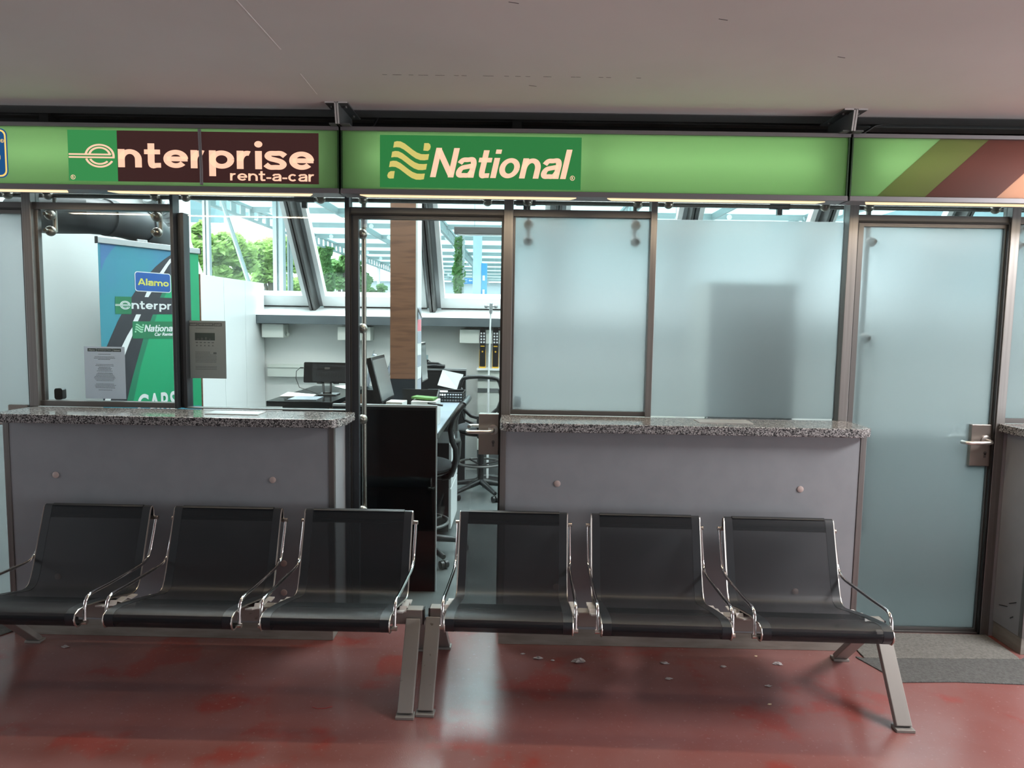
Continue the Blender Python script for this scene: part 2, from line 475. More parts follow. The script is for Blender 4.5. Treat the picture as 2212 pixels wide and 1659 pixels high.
def lettering(name, txt, m, parent, x0, x1, z0, z1, y, th=.0015, bold=0., shear=0., spacing=1., T=None, mirror=False):
    """flat lettering fitted to x0..x1, z0..z1 at depth y, facing -Y, with a real film thickness"""
    vs, fs = text_mb(txt, bold, shear, spacing)
    ax, bx = min(v.x for v in vs), max(v.x for v in vs); az, bz = min(v.y for v in vs), max(v.y for v in vs)
    mb = MB(); out = []
    for v in vs:
        u = (v.x-ax)/(bx-ax)
        if mirror: u = 1-u
        out.append((x0+u*(x1-x0), y, z0+(v.y-az)/(bz-az)*(z1-z0)))
    if mirror: fs = [f[::-1] for f in fs]
    mb._add(out, fs, False, T)
    return obj(name, mb, m, parent)

def film(mb, poly, y, th=.0008, T=None):
    """polygon in (x,z) as a thin film whose front lies at y"""
    return mb.prism(poly, 'y', y, y+th, T)

def _ell(cx, cy, rx, ry, a0, a1, n=22):
    return [(cx+rx*math.cos(R(a0+(a1-a0)*i/n)), cy+ry*math.sin(R(a0+(a1-a0)*i/n))) for i in range(n+1)]
def _smooth(p, n=5):
    out = []
    for i in range(len(p)-1):
        a, b, c, d = p[max(i-1, 0)], p[i], p[i+1], p[min(i+2, len(p)-1)]
        for k in range(n):
            t = k/n
            out.append(tuple(.5*(2*b[j]+(c[j]-a[j])*t+(2*a[j]-5*b[j]+4*c[j]-d[j])*t*t+(3*b[j]-a[j]-3*c[j]+d[j])*t**3) for j in (0, 1)))
    return out+[p[-1]]
def glyph(ch, wx, wy, ws, cap):
    """centre lines of one letter (x-height 1), its width, and extra pens"""
    W0 = {'n': 1.2, 'r': .80, 't': .84, 'e': 1.25, 'p': 1.27, 'i': wx/ws, 's': 1.12, 'a': 1.15, 'c': 1.15, 'o': 1.25, 'l': wx/ws, 'N': 1.45, '-': .62, 'm': 1.9, 'A': 1.55, 'C': 1.5, 'R': 1.4, 'S': 1.36, '.': wx/ws}
    W = W0[ch]*ws; L, Q, B, T = wx/2, W-wx/2, wy/2, 1-wy/2; cx, cy, rx, ry = W/2, .5, (W-wx)/2, (1-wy)/2
    P = []
    if ch in 'nmrpil': P.append([(L, -.42 if ch == 'p' else 0), (L, cap if ch == 'l' else 1)])
    if ch == 'n': P.append(_ell(cx, T-.42, rx, .42, 180, 0)+[(Q, 0)])
    if ch == 'm':
        for x0 in (L, cx): P.append(_ell(x0+rx/2, T-.36, rx/2, .36, 180, 0)+[(x0+rx, 0)])
    if ch == 'r': P.append(_ell(L+(Q-L)*.8, T-.44, (Q-L)*.8, .44, 180, 72))
    if ch == 't': P += [_smooth([(W*.42, cap*.94), (W*.42, .6), (W*.42, .30), (W*.50, .10), (W*.72, B), (W, B*1.05)]), [(0, 1-wy/2), (W*.96, 1-wy/2)]]
    if ch == 'e': P += [_ell(cx, cy, rx, ry, 0, 322, 40), [(L, .5), (Q+wx*.42, .5)]]
    if ch in 'po': P.append(_ell(cx, cy, rx, ry, 0, 360, 44))
    if ch == 'c': P.append(_ell(cx, cy, rx, ry, 42, 318, 34))
    if ch == 's' or ch == 'S':
        P.append(_smooth([(u*W, v*(cap if ch == 'S' else 1)) for u, v in ((.93, .74), (.74, .88), (.5, 1-B*.9), (.25, .87), (.155, .72), (.27, .59), (.5, .52), (.74, .43), (.85, .28), (.74, .13), (.5, B*.9), (.24, .12), (.05, .27))]))
    if ch == 'a': P += [_smooth([(W*.10, .70), (W*.24, .87), (W*.48, T), (W*.74, .90), (Q, .70), (Q, .40), (Q, 0)]), _smooth([(Q, .60), (W*.55, .545), (W*.26, .47), (L, .28), (W*.22, .12), (W*.44, B), (W*.70, .13), (Q, .34)])]
    if ch == '-': P.append([(0, .40), (W, .40)])
    if ch == 'N': P += [[(L, 0), (L, cap)], [(Q, 0), (Q, cap)], [(L+wx*.05, cap-wx*.35), (Q-wx*.05, wx*.35)]]
    if ch == 'A': P += [[(L*.8, 0), (cx, cap-.03)], [(W-L*.8, 0), (cx, cap-.03)], [(W*.25, cap*.28), (W*.75, cap*.28)]]
    if ch == 'C': P.append(_ell(cx, cap/2, rx, cap/2-wy/2, 45, 315, 34))
    if ch == 'R': P += [[(L, 0), (L, cap)], [(L, cap-wy/2)]+_ell(W*.52, cap*.72, W*.40-wx/2, cap*.28-wy/2, 90, -90)+[(L, cap*.44+wy/2)], [(W*.50, cap*.5), (W-wx*.55, 0)]]
    dots = [(L, 1+wy*1.35)] if ch == 'i' else ([(L, L)] if ch == '.' else [])
    return P, W, dots
def sign_text(name, txt, m, parent, x0, x1, z0, z1, y, wx=.34, wy=.26, ws=1.0, cap=1.42, gap=.13, shear=0.0, square_dot=False):
    """lettering built stroke by stroke, fitted to x0..x1, z0..z1 at depth y"""
    quads = []; X = 0
    for ch in txt:
        if ch == ' ': X += .6*ws; continue
        P, W, dots = glyph(ch, wx, wy, ws, cap)
        for p in P:
            up, dn = [], []
            for i, q in enumerate(p):
                a, b = p[max(i-1, 0)], p[min(i+1, len(p)-1)]
                tx, ty = b[0]-a[0], b[1]-a[1]; l_ = math.hypot(tx, ty) or 1; nx_, ny_ = -ty/l_*wx/2, tx/l_*wy/2
                up.append((q[0]+nx_, q[1]+ny_)); dn.append((q[0]-nx_, q[1]-ny_))
            for i in range(len(p)-1): quads.append([(X+u, v) for u, v in (up[i], up[i+1], dn[i+1], dn[i])])
        for (dx_, dy_) in dots:
            if square_dot: quads.append([(X+dx_-wx/2, dy_-wy*.42), (X+dx_+wx/2, dy_-wy*.42), (X+dx_+wx/2, dy_+wy*.5), (X+dx_-wx/2, dy_+wy*.5)])
            else: quads.append([(X+a, b) for a, b in _ell(dx_, dy_+.02, wx*.60, wx*.52, 0, 345, 22)])
        X += W+gap
    quads = [[(a+shear*b, b) for a, b in q] for q in quads]
    ax, bx = min(a for q in quads for a, b in q), max(a for q in quads for a, b in q); az, bz = min(b for q in quads for a, b in q), max(b for q in quads for a, b in q)
    mb = MB()
    for q in quads: film(mb, [(x0+(a-ax)/(bx-ax)*(x1-x0), z0+(b-az)/(bz-az)*(z1-z0)) for a, b in q], y)
    return obj(name, mb, m, parent)

def rrect(x0, x1, z0, z1, r, n=5):
    p = []
    for cx, cz, a in ((x1-r, z1-r, 0), (x0+r, z1-r, 90), (x0+r, z0+r, 180), (x1-r, z0+r, 270)):
        for k in range(n+1):
            t = R(a+90*k/n); p.append((cx+r*math.cos(t), cz+r*math.sin(t)))
    return p
# ---------------------------------------------------------------- the setting: hall
struct('floor', MB().box(-7, 7, -5, 3.66, -.12, 0), 'red', 'worn dark red painted floor of the hall')
cb = MB().box(-7, 7, -5, 3.32, 2.54, 2.7)
ceil = struct('ceiling', cb, 'ceiling', 'low painted grey ceiling over the hall with faint seams')
sm = MB()
for a, b, w in (((-.866, 2.0), (-.863, 2.6), .0035), ((-.870, 2.85), (-.877, 3.1), .002)):
    sm.bar((a[0], a[1], 2.5397), (b[0], b[1], 2.5397), w, .0012)
struct('ceiling_seam', sm, 'seam', parent=ceil)
sd = MB()
for k in range(26):
    x = -.55+k*.034*(1+.2*math.sin(k*2.1)); sd.bar((x, 2.845, 2.5398), (x+.018, 2.846, 2.5398), .0018, .001)
for (x, y) in ((.02, 2.95), (-.05, 2.2), (.6, 2.3), (1.1, 2.6)): sd.bar((x, y, 2.5398), (x+.03, y+.01, 2.5398), .003, .001)
struct('ceiling_marks', sd, 'trimdark', parent=ceil)
struct('trim_1', MB().box(-7, 7, 3.32, 3.43, 2.537, 2.7), 'trimdark', 'dark strip along the rear edge of the ceiling')
struct('wall_back', MB().box(-7.1, 7.1, -5.2, -5, 0, 2.7), 'white')
struct('wall_left', MB().box(-7.2, -7, -5, 3.66, 0, 2.7), 'white')
struct('wall_right', MB().box(7, 7.2, -5, 3.66, 0, 2.7), 'white')
struct('wall_upper', MB().box(-7, 7, 3.62, 3.72, 2.26, 6.2), 'black', 'black wall band above the glass front')
struct('wall_upper_inside', MB().box(-3.5, 5.5, 3.72, 3.74, 2.3, 5.5), 'white')
struct('wall_front_left', MB().box(-7, -3.36, 3.6, 3.7, 0, 2.26), 'white')
struct('wall_front_right', MB().box(3.36, 7, 3.6, 3.7, 0, 2.26), 'white')
struct('ceiling_recess', MB().box(-7, 7, 3.36, 3.62, 2.9, 3.0).box(-7, 7, 3.32, 3.43, 2.7, 3.0), 'black')
bm = sroot('beam_upper', 'dark steel channel running above the lit signs', 'beam')
struct('channel', MB().box(-6.9, 1.5, 3.50, 3.56, 2.545, 2.602), 'darkbeam', parent=bm, bevel=.003)
struct('channel', MB().box(1.56, 2.5, 3.47, 3.56, 2.535, 2.598).box(2.5, 2.9, 3.47, 3.56, 2.5, 2.66), 'darkgrey', parent=bm, bevel=.003)
for x in (-2.3, -.03):
    struct('stub_post', MB().box(x-.022, x+.022, 3.48, 3.57, 2.45, 2.63), 'darkbeam', parent=bm)
for nm, x, dx, lab in (('sign_hanger', -.822, .006, 'steel T bracket hanging the signs where the black and green logos meet'),
                       ('sign_hanger', 1.447, -.008, 'steel T bracket hanging the signs above the striped panel joint')):
    h = thing(nm, lab, 'bracket', (x, 3.2, 2.54), group='T brackets holding the sign row')
    for sg in (-1, 1):
        mb = MB()
        mb.box(min(sg*.0045, sg*.050), max(sg*.0045, sg*.050), 0, .26, -.006, 0)
        mb.prism([(sg*.0015, 0), (sg*.009, 0), (sg*.009+dx, -.094), (sg*.0015+dx, -.094)], 'y', 0, .26)
        p = obj('angle_plate', mb, 'darkgrey', h)
        mb = MB().box(min(sg*.0045, sg*.050), max(sg*.0045, sg*.050), -.002, 0, -.006, 0).prism([(sg*.0015, 0), (sg*.009, 0), (sg*.009+dx, -.094), (sg*.0015+dx, -.094)], 'y', -.002, 0)
        obj('lit_edge', mb, 'bracket', p)  # pale colour stands for light on the front edges
        for yy in (.05, .2): obj('bolt', MB().lathe([(.007, -.014), (.007, -.006)], (sg*.03, yy, 0), 10), 'steel', p)
    obj('base_plate', MB().box(-.04+dx, .05+dx, .01, .2, -.094, -.088), 'darkgrey', h)
tag(obj('sign_cable', MB().tube([(-.66, 3.52, 2.60), (-.68, 3.46, 2.57), (-.70, 3.42, 2.50), (-.74, 3.40, 2.455)], .006), 'blackp'), 'black cable dropping beside the bracket between the two logo signs', 'cable')
tag(obj('sign_cable', MB().tube([(1.70, 3.45, 2.545), (1.64, 3.43, 2.53), (1.58, 3.42, 2.49), (1.52, 3.40, 2.455)], .006), 'blackp'), 'black cable dropping behind the striped sign beside its bracket', 'cable')

# ---------------------------------------------------------------- lit sign row
SY = 3.262          # face of the sign films
def light_box(x0, x1, label, strips, films):
    s = thing('light_box_sign', label, 'sign', ((x0+x1)/2, 3.25, 2.155), group='lit signs over the glass front')
    cx = (x0+x1)/2
    def L(mb):        # world to the sign's own origin
        mb.v = [(v[0]-cx, v[1]-3.25, v[2]-2.155) for v in mb.v]; return mb
    obj('frame', L(MB().box(x0, x1, 3.25, 3.365, 2.432, 2.449).box(x0, x1, 3.25, 3.365, 2.155, 2.177)), 'alu', s, .0015)
    for a in (x0, x1-.006): obj('end_cap', L(MB().box(a, a+.006, 3.256, 3.365, 2.177, 2.432)), 'sep', s)
    obj('housing', L(MB().box(x0+.006, x1-.006, 3.357, 3.365, 2.177, 2.432).box(x0+.006, x1-.006, 3.27, 3.357, 2.4295, 2.432)
        .box(x0+.006, x1-.006, 3.27, 3.357, 2.177, 2.1795)), 'inside', s)
    n = 2; w = (x1-x0-.16)/n
    for i in range(n):
        a = x0+.08+i*w
        obj('light_tube', L(MB().tube([(a+.03, 3.338, 2.318), (a+w-.03, 3.338, 2.318)], .010, 8)), 'tube', s)
    for a, b in strips:
        ld = bpy.data.lights.new('strip_light_glow', 'AREA'); ld.shape = 'RECTANGLE'; ld.size = b-a; ld.size_y = .04; ld.energy = STRIP_W*(b-a); ld.color = (1, .80, .56)
        lo = bpy.data.objects.new('strip_light_glow', ld); COL.objects.link(lo); lo.location = ((a+b)/2-cx, .048, -.006); lo.parent = s
        obj('strip_light', L(MB().prism([(a, 3.275), (b, 3.275), (b-.025, 3.322), (a+.025, 3.322)], 'z', 2.1515, 2.1555)), 'strip', s)
    return s, L

def place(o, L_c):
    """shift a world-space mesh to its sign's origin"""
    me = o.data
    for v in me.vertices: v.co = (v.co.x-L_c[0], v.co.y-L_c[1], v.co.z-L_c[2])
    return o

def wave_mark(name, m, parent, x0, z0, w, h, y, T=None, flip=False):
    """three slanted wavy bands with two loose ends"""
    def pt(px, pz): return (x0+px*w, z0+pz*h)
    U, V = 345., 300.    # units of the drawing
    cl = [(552, 424), (575, 419), (603, 421), (635, 437), (668, 462), (700, 487), (732, 508), (765, 520), (800, 521), (828, 517)]
    mb = MB()
    for dx, dy in ((0, 0), (-16, 79), (-33, 157)):
        up, dn = [], []
        for i, (a, b) in enumerate(cl):
            hw = 24 if 0 < i < len(cl)-1 else 23
            up.append(((a+dx+4-500)/U, (700-(b+dy-hw))/V)); dn.append(((a+dx-4-500)/U, (700-(b+dy+hw))/V))
        for i in range(len(cl)-1):
            q = [pt(*up[i]), pt(*up[i+1]), pt(*dn[i+1]), pt(*dn[i])]
            film(mb, q, y, .0008, T)
    for poly in ([(786, 467), (793, 408), (826, 407), (840, 417), (844, 437), (838, 457), (822, 470)],
                 [(552, 694), (560, 635), (528, 636), (510, 648), (501, 670), (505, 688), (520, 696)]):
        film(mb, [pt((a-500)/U, (700-b)/V) for a, b in poly], y, .0008, T)
    return obj(name, mb, m, parent)

def ring_e(name, m, parent, cx, cz, rx, rz, xl, y, T=None):
    """the letter e drawn in two parallel lines with bars running out to the left"""
    mb = MB()
    def arc(r0, r1, a0, a1, n=26):
        for i in range(n):
            t0, t1 = R(a0+(a1-a0)*i/n), R(a0+(a1-a0)*(i+1)/n)
            q = [(cx+rx*r0*math.cos(t0), cz+rz*r0*math.sin(t0)), (cx+rx*r1*math.cos(t0), cz+rz*r1*math.sin(t0)),
                 (cx+rx*r1*math.cos(t1), cz+rz*r1*math.sin(t1)), (cx+rx*r0*math.cos(t1), cz+rz*r0*math.sin(t1))]
            film(mb, q, y, .0008, T)
    arc(.86, 1.0, -4, 174); arc(.62, .76, 10, 168)
    arc(.86, 1.0, 196, 332); arc(.62, .76, 204, 318)
    film(mb, [(xl, cz+rz*.05), (cx+rx*.72, cz+rz*.05), (cx+rx*.80, cz+rz*.18), (xl, cz+rz*.18)], y, .0008, T)
    film(mb, [(xl, cz-rz*.20), (cx+rx*.99, cz-rz*.20), (cx+rx*1.0, cz-rz*.07), (xl, cz-rz*.07)], y, .0008, T)
    return obj(name, mb, m, parent)

def reg_mark(m, parent, x, z, r, y, T=None):
    mb = MB(); n = 20
    for i in range(n):
        a, b = 2*PI*i/n, 2*PI*(i+1)/n
        film(mb, [(x+r*math.cos(a), z+r*math.sin(a)), (x+r*math.cos(b), z+r*math.sin(b)), (x+.8*r*math.cos(b), z+.8*r*math.sin(b)), (x+.8*r*math.cos(a), z+.8*r*math.sin(a))], y, .0008, T)
    o = obj('registered_mark', mb, m, parent)
    l = lettering('registered_letter', 'R', m, o, x-r*.38, x+r*.42, z-r*.55, z+r*.55, y, bold=.02, T=T)
    return o, l

Z0, Z1 = 2.177, 2.432
# left box
s1, L1 = light_box(-3.08, -.826, 'lit green sign with two-line lettering on a dark brown field and a ringed letter', [(-2.5, -2.07), (-1.885, -.95)], None)
c1 = (-1.953, 3.25, 2.155)
obj('green_panel', L1(MB().box(-3.074, -.832, SY, SY+.004, Z0, Z1)), 'green', s1)
film_z = SY-.002
def k1(o): return place(o, c1)
p = k1(obj('logo_block', film(MB(), [(-2.05, 2.195), (-1.827, 2.195), (-1.827, 2.419), (-2.05, 2.419)], film_z), 'egreen', s1))
k1(ring_e('ringed_letter', 'peach', p, -1.907, 2.3065, .068, .052, -2.047, film_z-.001))
for o in reg_mark('peach', p, -2.031, 2.211, .0105, film_z-.001): k1(o)
p = k1(obj('logo_block', film(MB(), [(-1.827, 2.195), (-.917, 2.195), (-.917, 2.419), (-1.827, 2.419)], film_z), 'ebrown', s1))
k1(sign_text('lettering', 'nterprise', 'peach', p, -1.824, -.938, 2.224, 2.381, film_z-.001))
k1(sign_text('lettering', 'rent-a-car', 'peach', p, -1.318, -.938, 2.2055, 2.249, film_z-.001, .28, .21))
obj('tape_strip', L1(MB().tube([(-1.447, film_z-.003, 2.185), (-1.446, film_z-.004, 2.25), (-1.449, film_z-.004, 2.34), (-1.452, film_z-.003, 2.428)], .0075, 8)), 'alu', s1)
# blue rounded board cut by the photograph's edge
p = k1(obj('logo_block', film(MB(), rrect(-2.95, -2.325, 2.203, 2.421, .03), film_z), 'sblue', s1))
bd = MB()
oo, ii = rrect(-2.945, -2.330, 2.208, 2.416, .027), rrect(-2.938, -2.337, 2.215, 2.409, .022)
for i in range(len(oo)):
    j = (i+1) % len(oo); film(bd, [oo[i], oo[j], ii[j], ii[i]], film_z-.001)
k1(obj('border', bd, 'syellow', p))
k1(sign_text('lettering', 'Alamo', 'syellow', p, -2.91, -2.358, 2.252, 2.366, film_z-.001, .33, .27))
for o in reg_mark('syellow', p, -2.347, 2.366, .008, film_z-.001): k1(o)

# middle box
s2, L2 = light_box(-.816, 1.454, 'lit green sign with slanted lettering and yellow wavy bands on dark green', [(-.735, .245), (.385, 1.365)], None)
c2 = (.319, 3.25, 2.155)
def k2(o): return place(o, c2)
obj('green_panel', L2(MB().box(-.81, 1.448, SY, SY+.004, Z0, Z1)), 'green', s2)
p = k2(obj('logo_block', film(MB(), [(-.641, 2.186), (.262, 2.186), (.262, 2.416), (-.641, 2.416)], film_z), 'lgreen', s2))
k2(wave_mark('wave_mark', 'gold', p, -.6085, 2.2225, .196, .164, film_z-.001))
k2(sign_text('lettering', 'National', 'peach', p, -.4155, .222, 2.232, 2.3625, film_z-.001, .285, .225, .82, 1.46, .08, .22, True))
for o in reg_mark('peach', p, .2245, 2.238, .0108, film_z-.001): k2(o)

# right box with diagonal stripes
s3, L3 = light_box(1.464, 3.74, 'lit sign with olive, brown and peach diagonal stripes', [(1.545, 2.62), (2.75, 3.6)], None)
c3 = (2.602, 3.25, 2.155)
k = .254/.255
def dx(z, xb): return xb+(z-Z0)/(Z1-Z0)*.2685
def band(a, b): return [(a, Z0), (b, Z0), (b+.2685, Z1), (a+.2685, Z1)]
def stripe(nm, poly, m): obj(nm, L3(MB().prism(poly, 'y', SY, SY+.004)), m, s3)
stripe('green_panel', [(1.47, Z0), (1.587, Z0), (1.8555, Z1), (1.47, Z1)], 'green')
stripe('olive_stripe', band(1.587, 1.801), 'olive')
stripe('brown_stripe', band(1.801, 2.118), 'maroon')
stripe('peach_stripe', [(2.118, Z0), (3.734, Z0), (3.734, Z1), (2.3865, Z1)], 'peachf')

# ---------------------------------------------------------------- glass front
FY0, FY1 = 3.60, 3.67
def pst(nm, x0, x1, z0, m, label=None, y0=FY0, y1=FY1, z1=2.26):
    return struct(nm, MB().box(x0, x1, y0, y1, z0, z1), m, label, bevel=.002)
pst('post_glass_front', -2.511, -2.466, 1.118, 'steel', 'brushed steel post between the frosted door and the clear counter window')
pst('post_glass_front', -.885, -.862, 0, 'darkframe', 'dark post between the clear window and the open glass door')
pst('post_glass_front', -.088, -.041, 0, 'steel', 'brushed steel post between the clear door and the frosted window')
pst('post_glass_front', 1.626, 1.672, 0, 'steel', 'steel post between the frosted window and the frosted door')
pst('post_glass_front', 2.427, 2.471, 0, 'steel', 'brushed steel post at the lock side of the frosted door')

def bars(mb, *bs):
    for (x0, x1, z0, z1) in bs: mb.box(x0, x1, 3.615, 3.665, z0, z1)
    return mb
# clear window over the left counter
w = sroot('window_1', 'clear two-pane counter window with notices taped to the glass', 'window')
struct('window_frame', bars(MB(), (-2.466, -1.764, 2.117, 2.152), (-2.466, -1.764, 1.118, 1.146), (-1.71, -.885, 1.118, 1.124)).box(-2.466, -2.452, 3.63, 3.66, 1.146, 2.117).box(-1.779, -1.764, 3.63, 3.66, 1.146, 2.117), 'steeld', parent=w, bevel=.0015)
struct('window_mullion', MB().box(-1.764, -1.748, 3.60, 3.67, 1.118, 2.26).box(-1.745, -1.728, 3.64, 3.69, 1.118, 2.112).box(-1.727, -1.708, 3.625, 3.69, 1.118, 2.112), 'darkframe', parent=w, bevel=.0015)
struct('pane', MB().box(-2.452, -1.779, 3.638, 3.646, 1.146, 2.117), 'glass', parent=w)
struct('pane', MB().box(-1.708, -.885, 3.652, 3.660, 1.124, 2.26), 'glass', parent=w)
struct('pane', MB().box(-2.466, -1.764, 3.638, 3.646, 2.152, 2.26), 'glass', parent=w)
struct('pane_guide', MB().prism(rrect(-2.428, -2.385, 1.146, 1.205, .012), 'y', 3.668, 3.70), 'blackp', parent=w)
# frosted window over the right counter
w = sroot('window_2', 'frosted two-pane counter window with blurred ball fittings', 'window')
struct('window_frame', bars(MB(), (-.041, .655, 2.117, 2.152), (-.041, .66, 1.118, 1.142)).box(-.041, -.03, 3.63, 3.66, 1.142, 2.117), 'steeld', parent=w, bevel=.0015)
struct('window_mullion', MB().box(.645, .676, 3.60, 3.67, 1.118, 2.26), 'steel', parent=w, bevel=.0015)
struct('pane', MB().box(-.03, .645, 3.638, 3.646, 1.142, 2.117), 'frost', parent=w)
struct('pane', MB().box(.676, 1.626, 3.652, 3.660, 1.118, 2.117), 'frost', parent=w)
struct('pane', MB().box(.676, 1.626, 3.652, 3.660, 2.118, 2.26), 'glass', parent=w)
struct('pane', MB().box(-.041, .645, 3.638, 3.646, 2.152, 2.26), 'glass', parent=w)
struct('pane_guide', MB().prism(rrect(-.022, .012, 1.146, 1.205, .01), 'y', 3.672, 3.70), 'blackp', parent=w)
# frosted window beyond the right door
w = sroot('window_3', 'frosted window pane beyond the post of the lock plate door', 'window')
struct('window_frame', bars(MB(), (2.471, 3.36, 2.117, 2.152), (2.471, 3.36, 1.118, 1.142)), 'steeld', parent=w)
struct('pane', MB().box(2.471, 3.36, 3.638, 3.646, 1.142, 2.117), 'frost', parent=w)
struct('pane', MB().box(2.471, 3.36, 3.638, 3.646, 2.152, 2.26), 'glass', parent=w)

def lever_set(parent, x0, x1, z0, z1, lx):
    """lock plate with lever and keyhole, on both faces of a glass leaf; lx = x of the lever's pivot"""
    p = struct('lock_plate', MB().box(x0, x1, 3.618, 3.672, z0, z1), 'lockplate', parent=parent, bevel=.003)
    zc = z0+(z1-z0)*.62
    struct('rosette', MB().lathe([(.026, 3.618), (.026, 3.611), (.021, 3.609), (.021, 3.618)], (lx, 0, zc), 24, T=None, axis='y') if False else
           MB().lathe([(.026, -3.618), (.026, -3.612), (.023, -3.610)], (lx, 0, zc), 24, axis='y'), 'satin', parent=p)
    struct('door_handle', MB().tube([(lx, 3.61, zc), (lx, 3.575, zc), (lx-.006, 3.564, zc-.002), (lx-.02, 3.56, zc-.004), (lx-.115, 3.56, zc-.006), (lx-.126, 3.564, zc-.006), (lx-.132, 3.575, zc-.006), (lx-.132, 3.60, zc-.006)], .0095, 14), 'satin', parent=p)
    struct('door_handle', MB().tube([(lx, 3.67, zc+.002), (lx, 3.715, zc+.002), (lx-.02, 3.728, zc+.002), (lx-.115, 3.728, zc+.002), (lx-.13, 3.715, zc+.002), (lx-.13, 3.69, zc+.002)], .0095, 12), 'satin', parent=p)
    zk = z0+(z1-z0)*.28
    struct('keyhole', MB().lathe([(.0085, -3.6185), (.0085, -3.6155)], (lx, 0, zk+.008), 16, axis='y').box(lx-.005, lx+.005, 3.6155, 3.6185, zk-.016, zk+.006), 'steeld', parent=p)
    return p
def door(nm, label, x0, x1, glassm, framem, plate=None):
    d = sroot(nm, label, 'door')
    struct('door_frame', MB().box(x0, x1, 3.62, 3.66, 2.122, 2.152).box(x0, x1, 3.615, 3.665, 0, .012), 'steeld', parent=d, bevel=.0015)
    struct('gasket', MB().box(x0, x1, 3.61, 3.655, 2.113, 2.122).box(x0, x0+.006, 3.606, 3.66, .012, 2.113).box(x1-.008, x1, 3.606, 3.66, .012, 2.113), 'gasket', parent=d)
    lf = struct('door_leaf', MB().box(x0+.04, x1-.012, 3.638, 3.648, .022, 2.095), glassm, parent=d)
    struct('leaf_edge', MB().box(x0+.006, x0+.04, 3.625, 3.66, .014, 2.113).box(x0+.04, x1-.008, 3.625, 3.66, 2.095, 2.113)
           .box(x0+.04, x1-.008, 3.625, 3.66, .014, .026).box(x1-.012, x1-.008, 3.625, 3.66, .026, 2.095), framem, parent=lf)
    struct('transom_pane', MB().box(x0, x1, 3.638, 3.646, 2.152, 2.26), 'glass', parent=d)
    if plate: lever_set(d, *plate)
    return d
door('door_1', 'frosted glass door on the far side of the clear window', -3.36, -2.511, 'frost', 'steeld', (-2.64, -2.535, .905, 1.12, -2.57))
door('door_2', 'clear glass door looking into the office', -.862, -.088, 'glass', 'darkframe', (-.203, -.099, .905, 1.117, -.127))
door('door_3', 'frosted glass door above the grey doormat', 1.672, 2.427, 'frost', 'steeld', (2.318, 2.420, .893, 1.108, 2.393))

for i, (a, b) in enumerate(((-2.511, -.885), (-.088, 1.672), (2.427, 3.36))): struct('wall_parapet_%d' % (i+1), MB().box(a, b, 3.602, 3.664, 0, 1.075), 'panel')
# sliding rail behind the glass with its ball joints
rl = thing('glazing_rail', 'brushed steel tube rail with ball joints behind the top of the glass', 'rail', (0, 3.75, 2.207))
obj('rail_tube', MB().tube([(-3.3, 0, 0), (3.3, 0, 0)], .0125, 14), 'steel', rl)
for x in (-2.67, -2.461, -1.901, -1.741, -1.041, -.821, -.177, .03, .597, .755, 1.556, 1.781, 2.426):
    obj('ball_joint', MB().ball((x, -.02, 0), .0255, 20), 'fit', rl)
for x in (-1.13, 1.33, .02):
    obj('clamp', MB().box(x-.012, x+.012, -.012, .012, -.045, .0).tube([(x-.05, 0, 0), (x+.05, 0, 0)], .0165, 14), 'steeld', rl)
def fitting(x, zs, label, r=.0105, group='short ball fittings gripping the panes'):
    t = thing('glass_fitting', label, 'fitting', (x, 3.735, 2.195), group=group)
    zb = zs[-1]
    obj('rod', MB().tube([(0, 0, 0), (0, 0, zb-2.195)], r, 12), 'fit', t)
    for z in zs:
        obj('ball', MB().ball((0, -.040, z-2.195), .0265, 20).tube([(0, 0, z-2.195), (0, -.085, z-2.195)], .009, 10), 'fit', t)
    return t
fitting(-2.43, (2.1, 2.018), 'two-ball steel fitting in front of the black duct pipe, upper corner of the clear pane')
fitting(-1.878, (2.099, 2.018), 'two-ball steel fitting above the roll-up banner beside the dark mullion')
fitting(.035, (2.09, 2.006), 'blurred two-ball fitting behind the frosted pane beside the steel post')
fitting(.584, (2.093, 2.01), 'blurred two-ball fitting behind the frosted pane beside the slim mullion')
fitting(2.52, (2.10, 2.02), 'blurred two-ball fitting behind the frosted pane beyond the frosted door')
t = fitting(-.818, (2.027, 1.544, 1.067, .579), 'long steel rod with four balls behind the clear door', .0125, 'long ball rods on the doors')
obj('collar', MB().lathe([(.02, -.085), (.024, -.07), (.024, -.055), (.02, -.04)], (0, 0, 0), 18).lathe([(.017, -.13), (.019, -.09)], (0, 0, 0), 18), 'aluL', t)
fitting(1.783, (2.026, 1.539, 1.067, .579), 'blurred long rod with balls behind the frosted door', .0125, 'long ball rods on the doors')

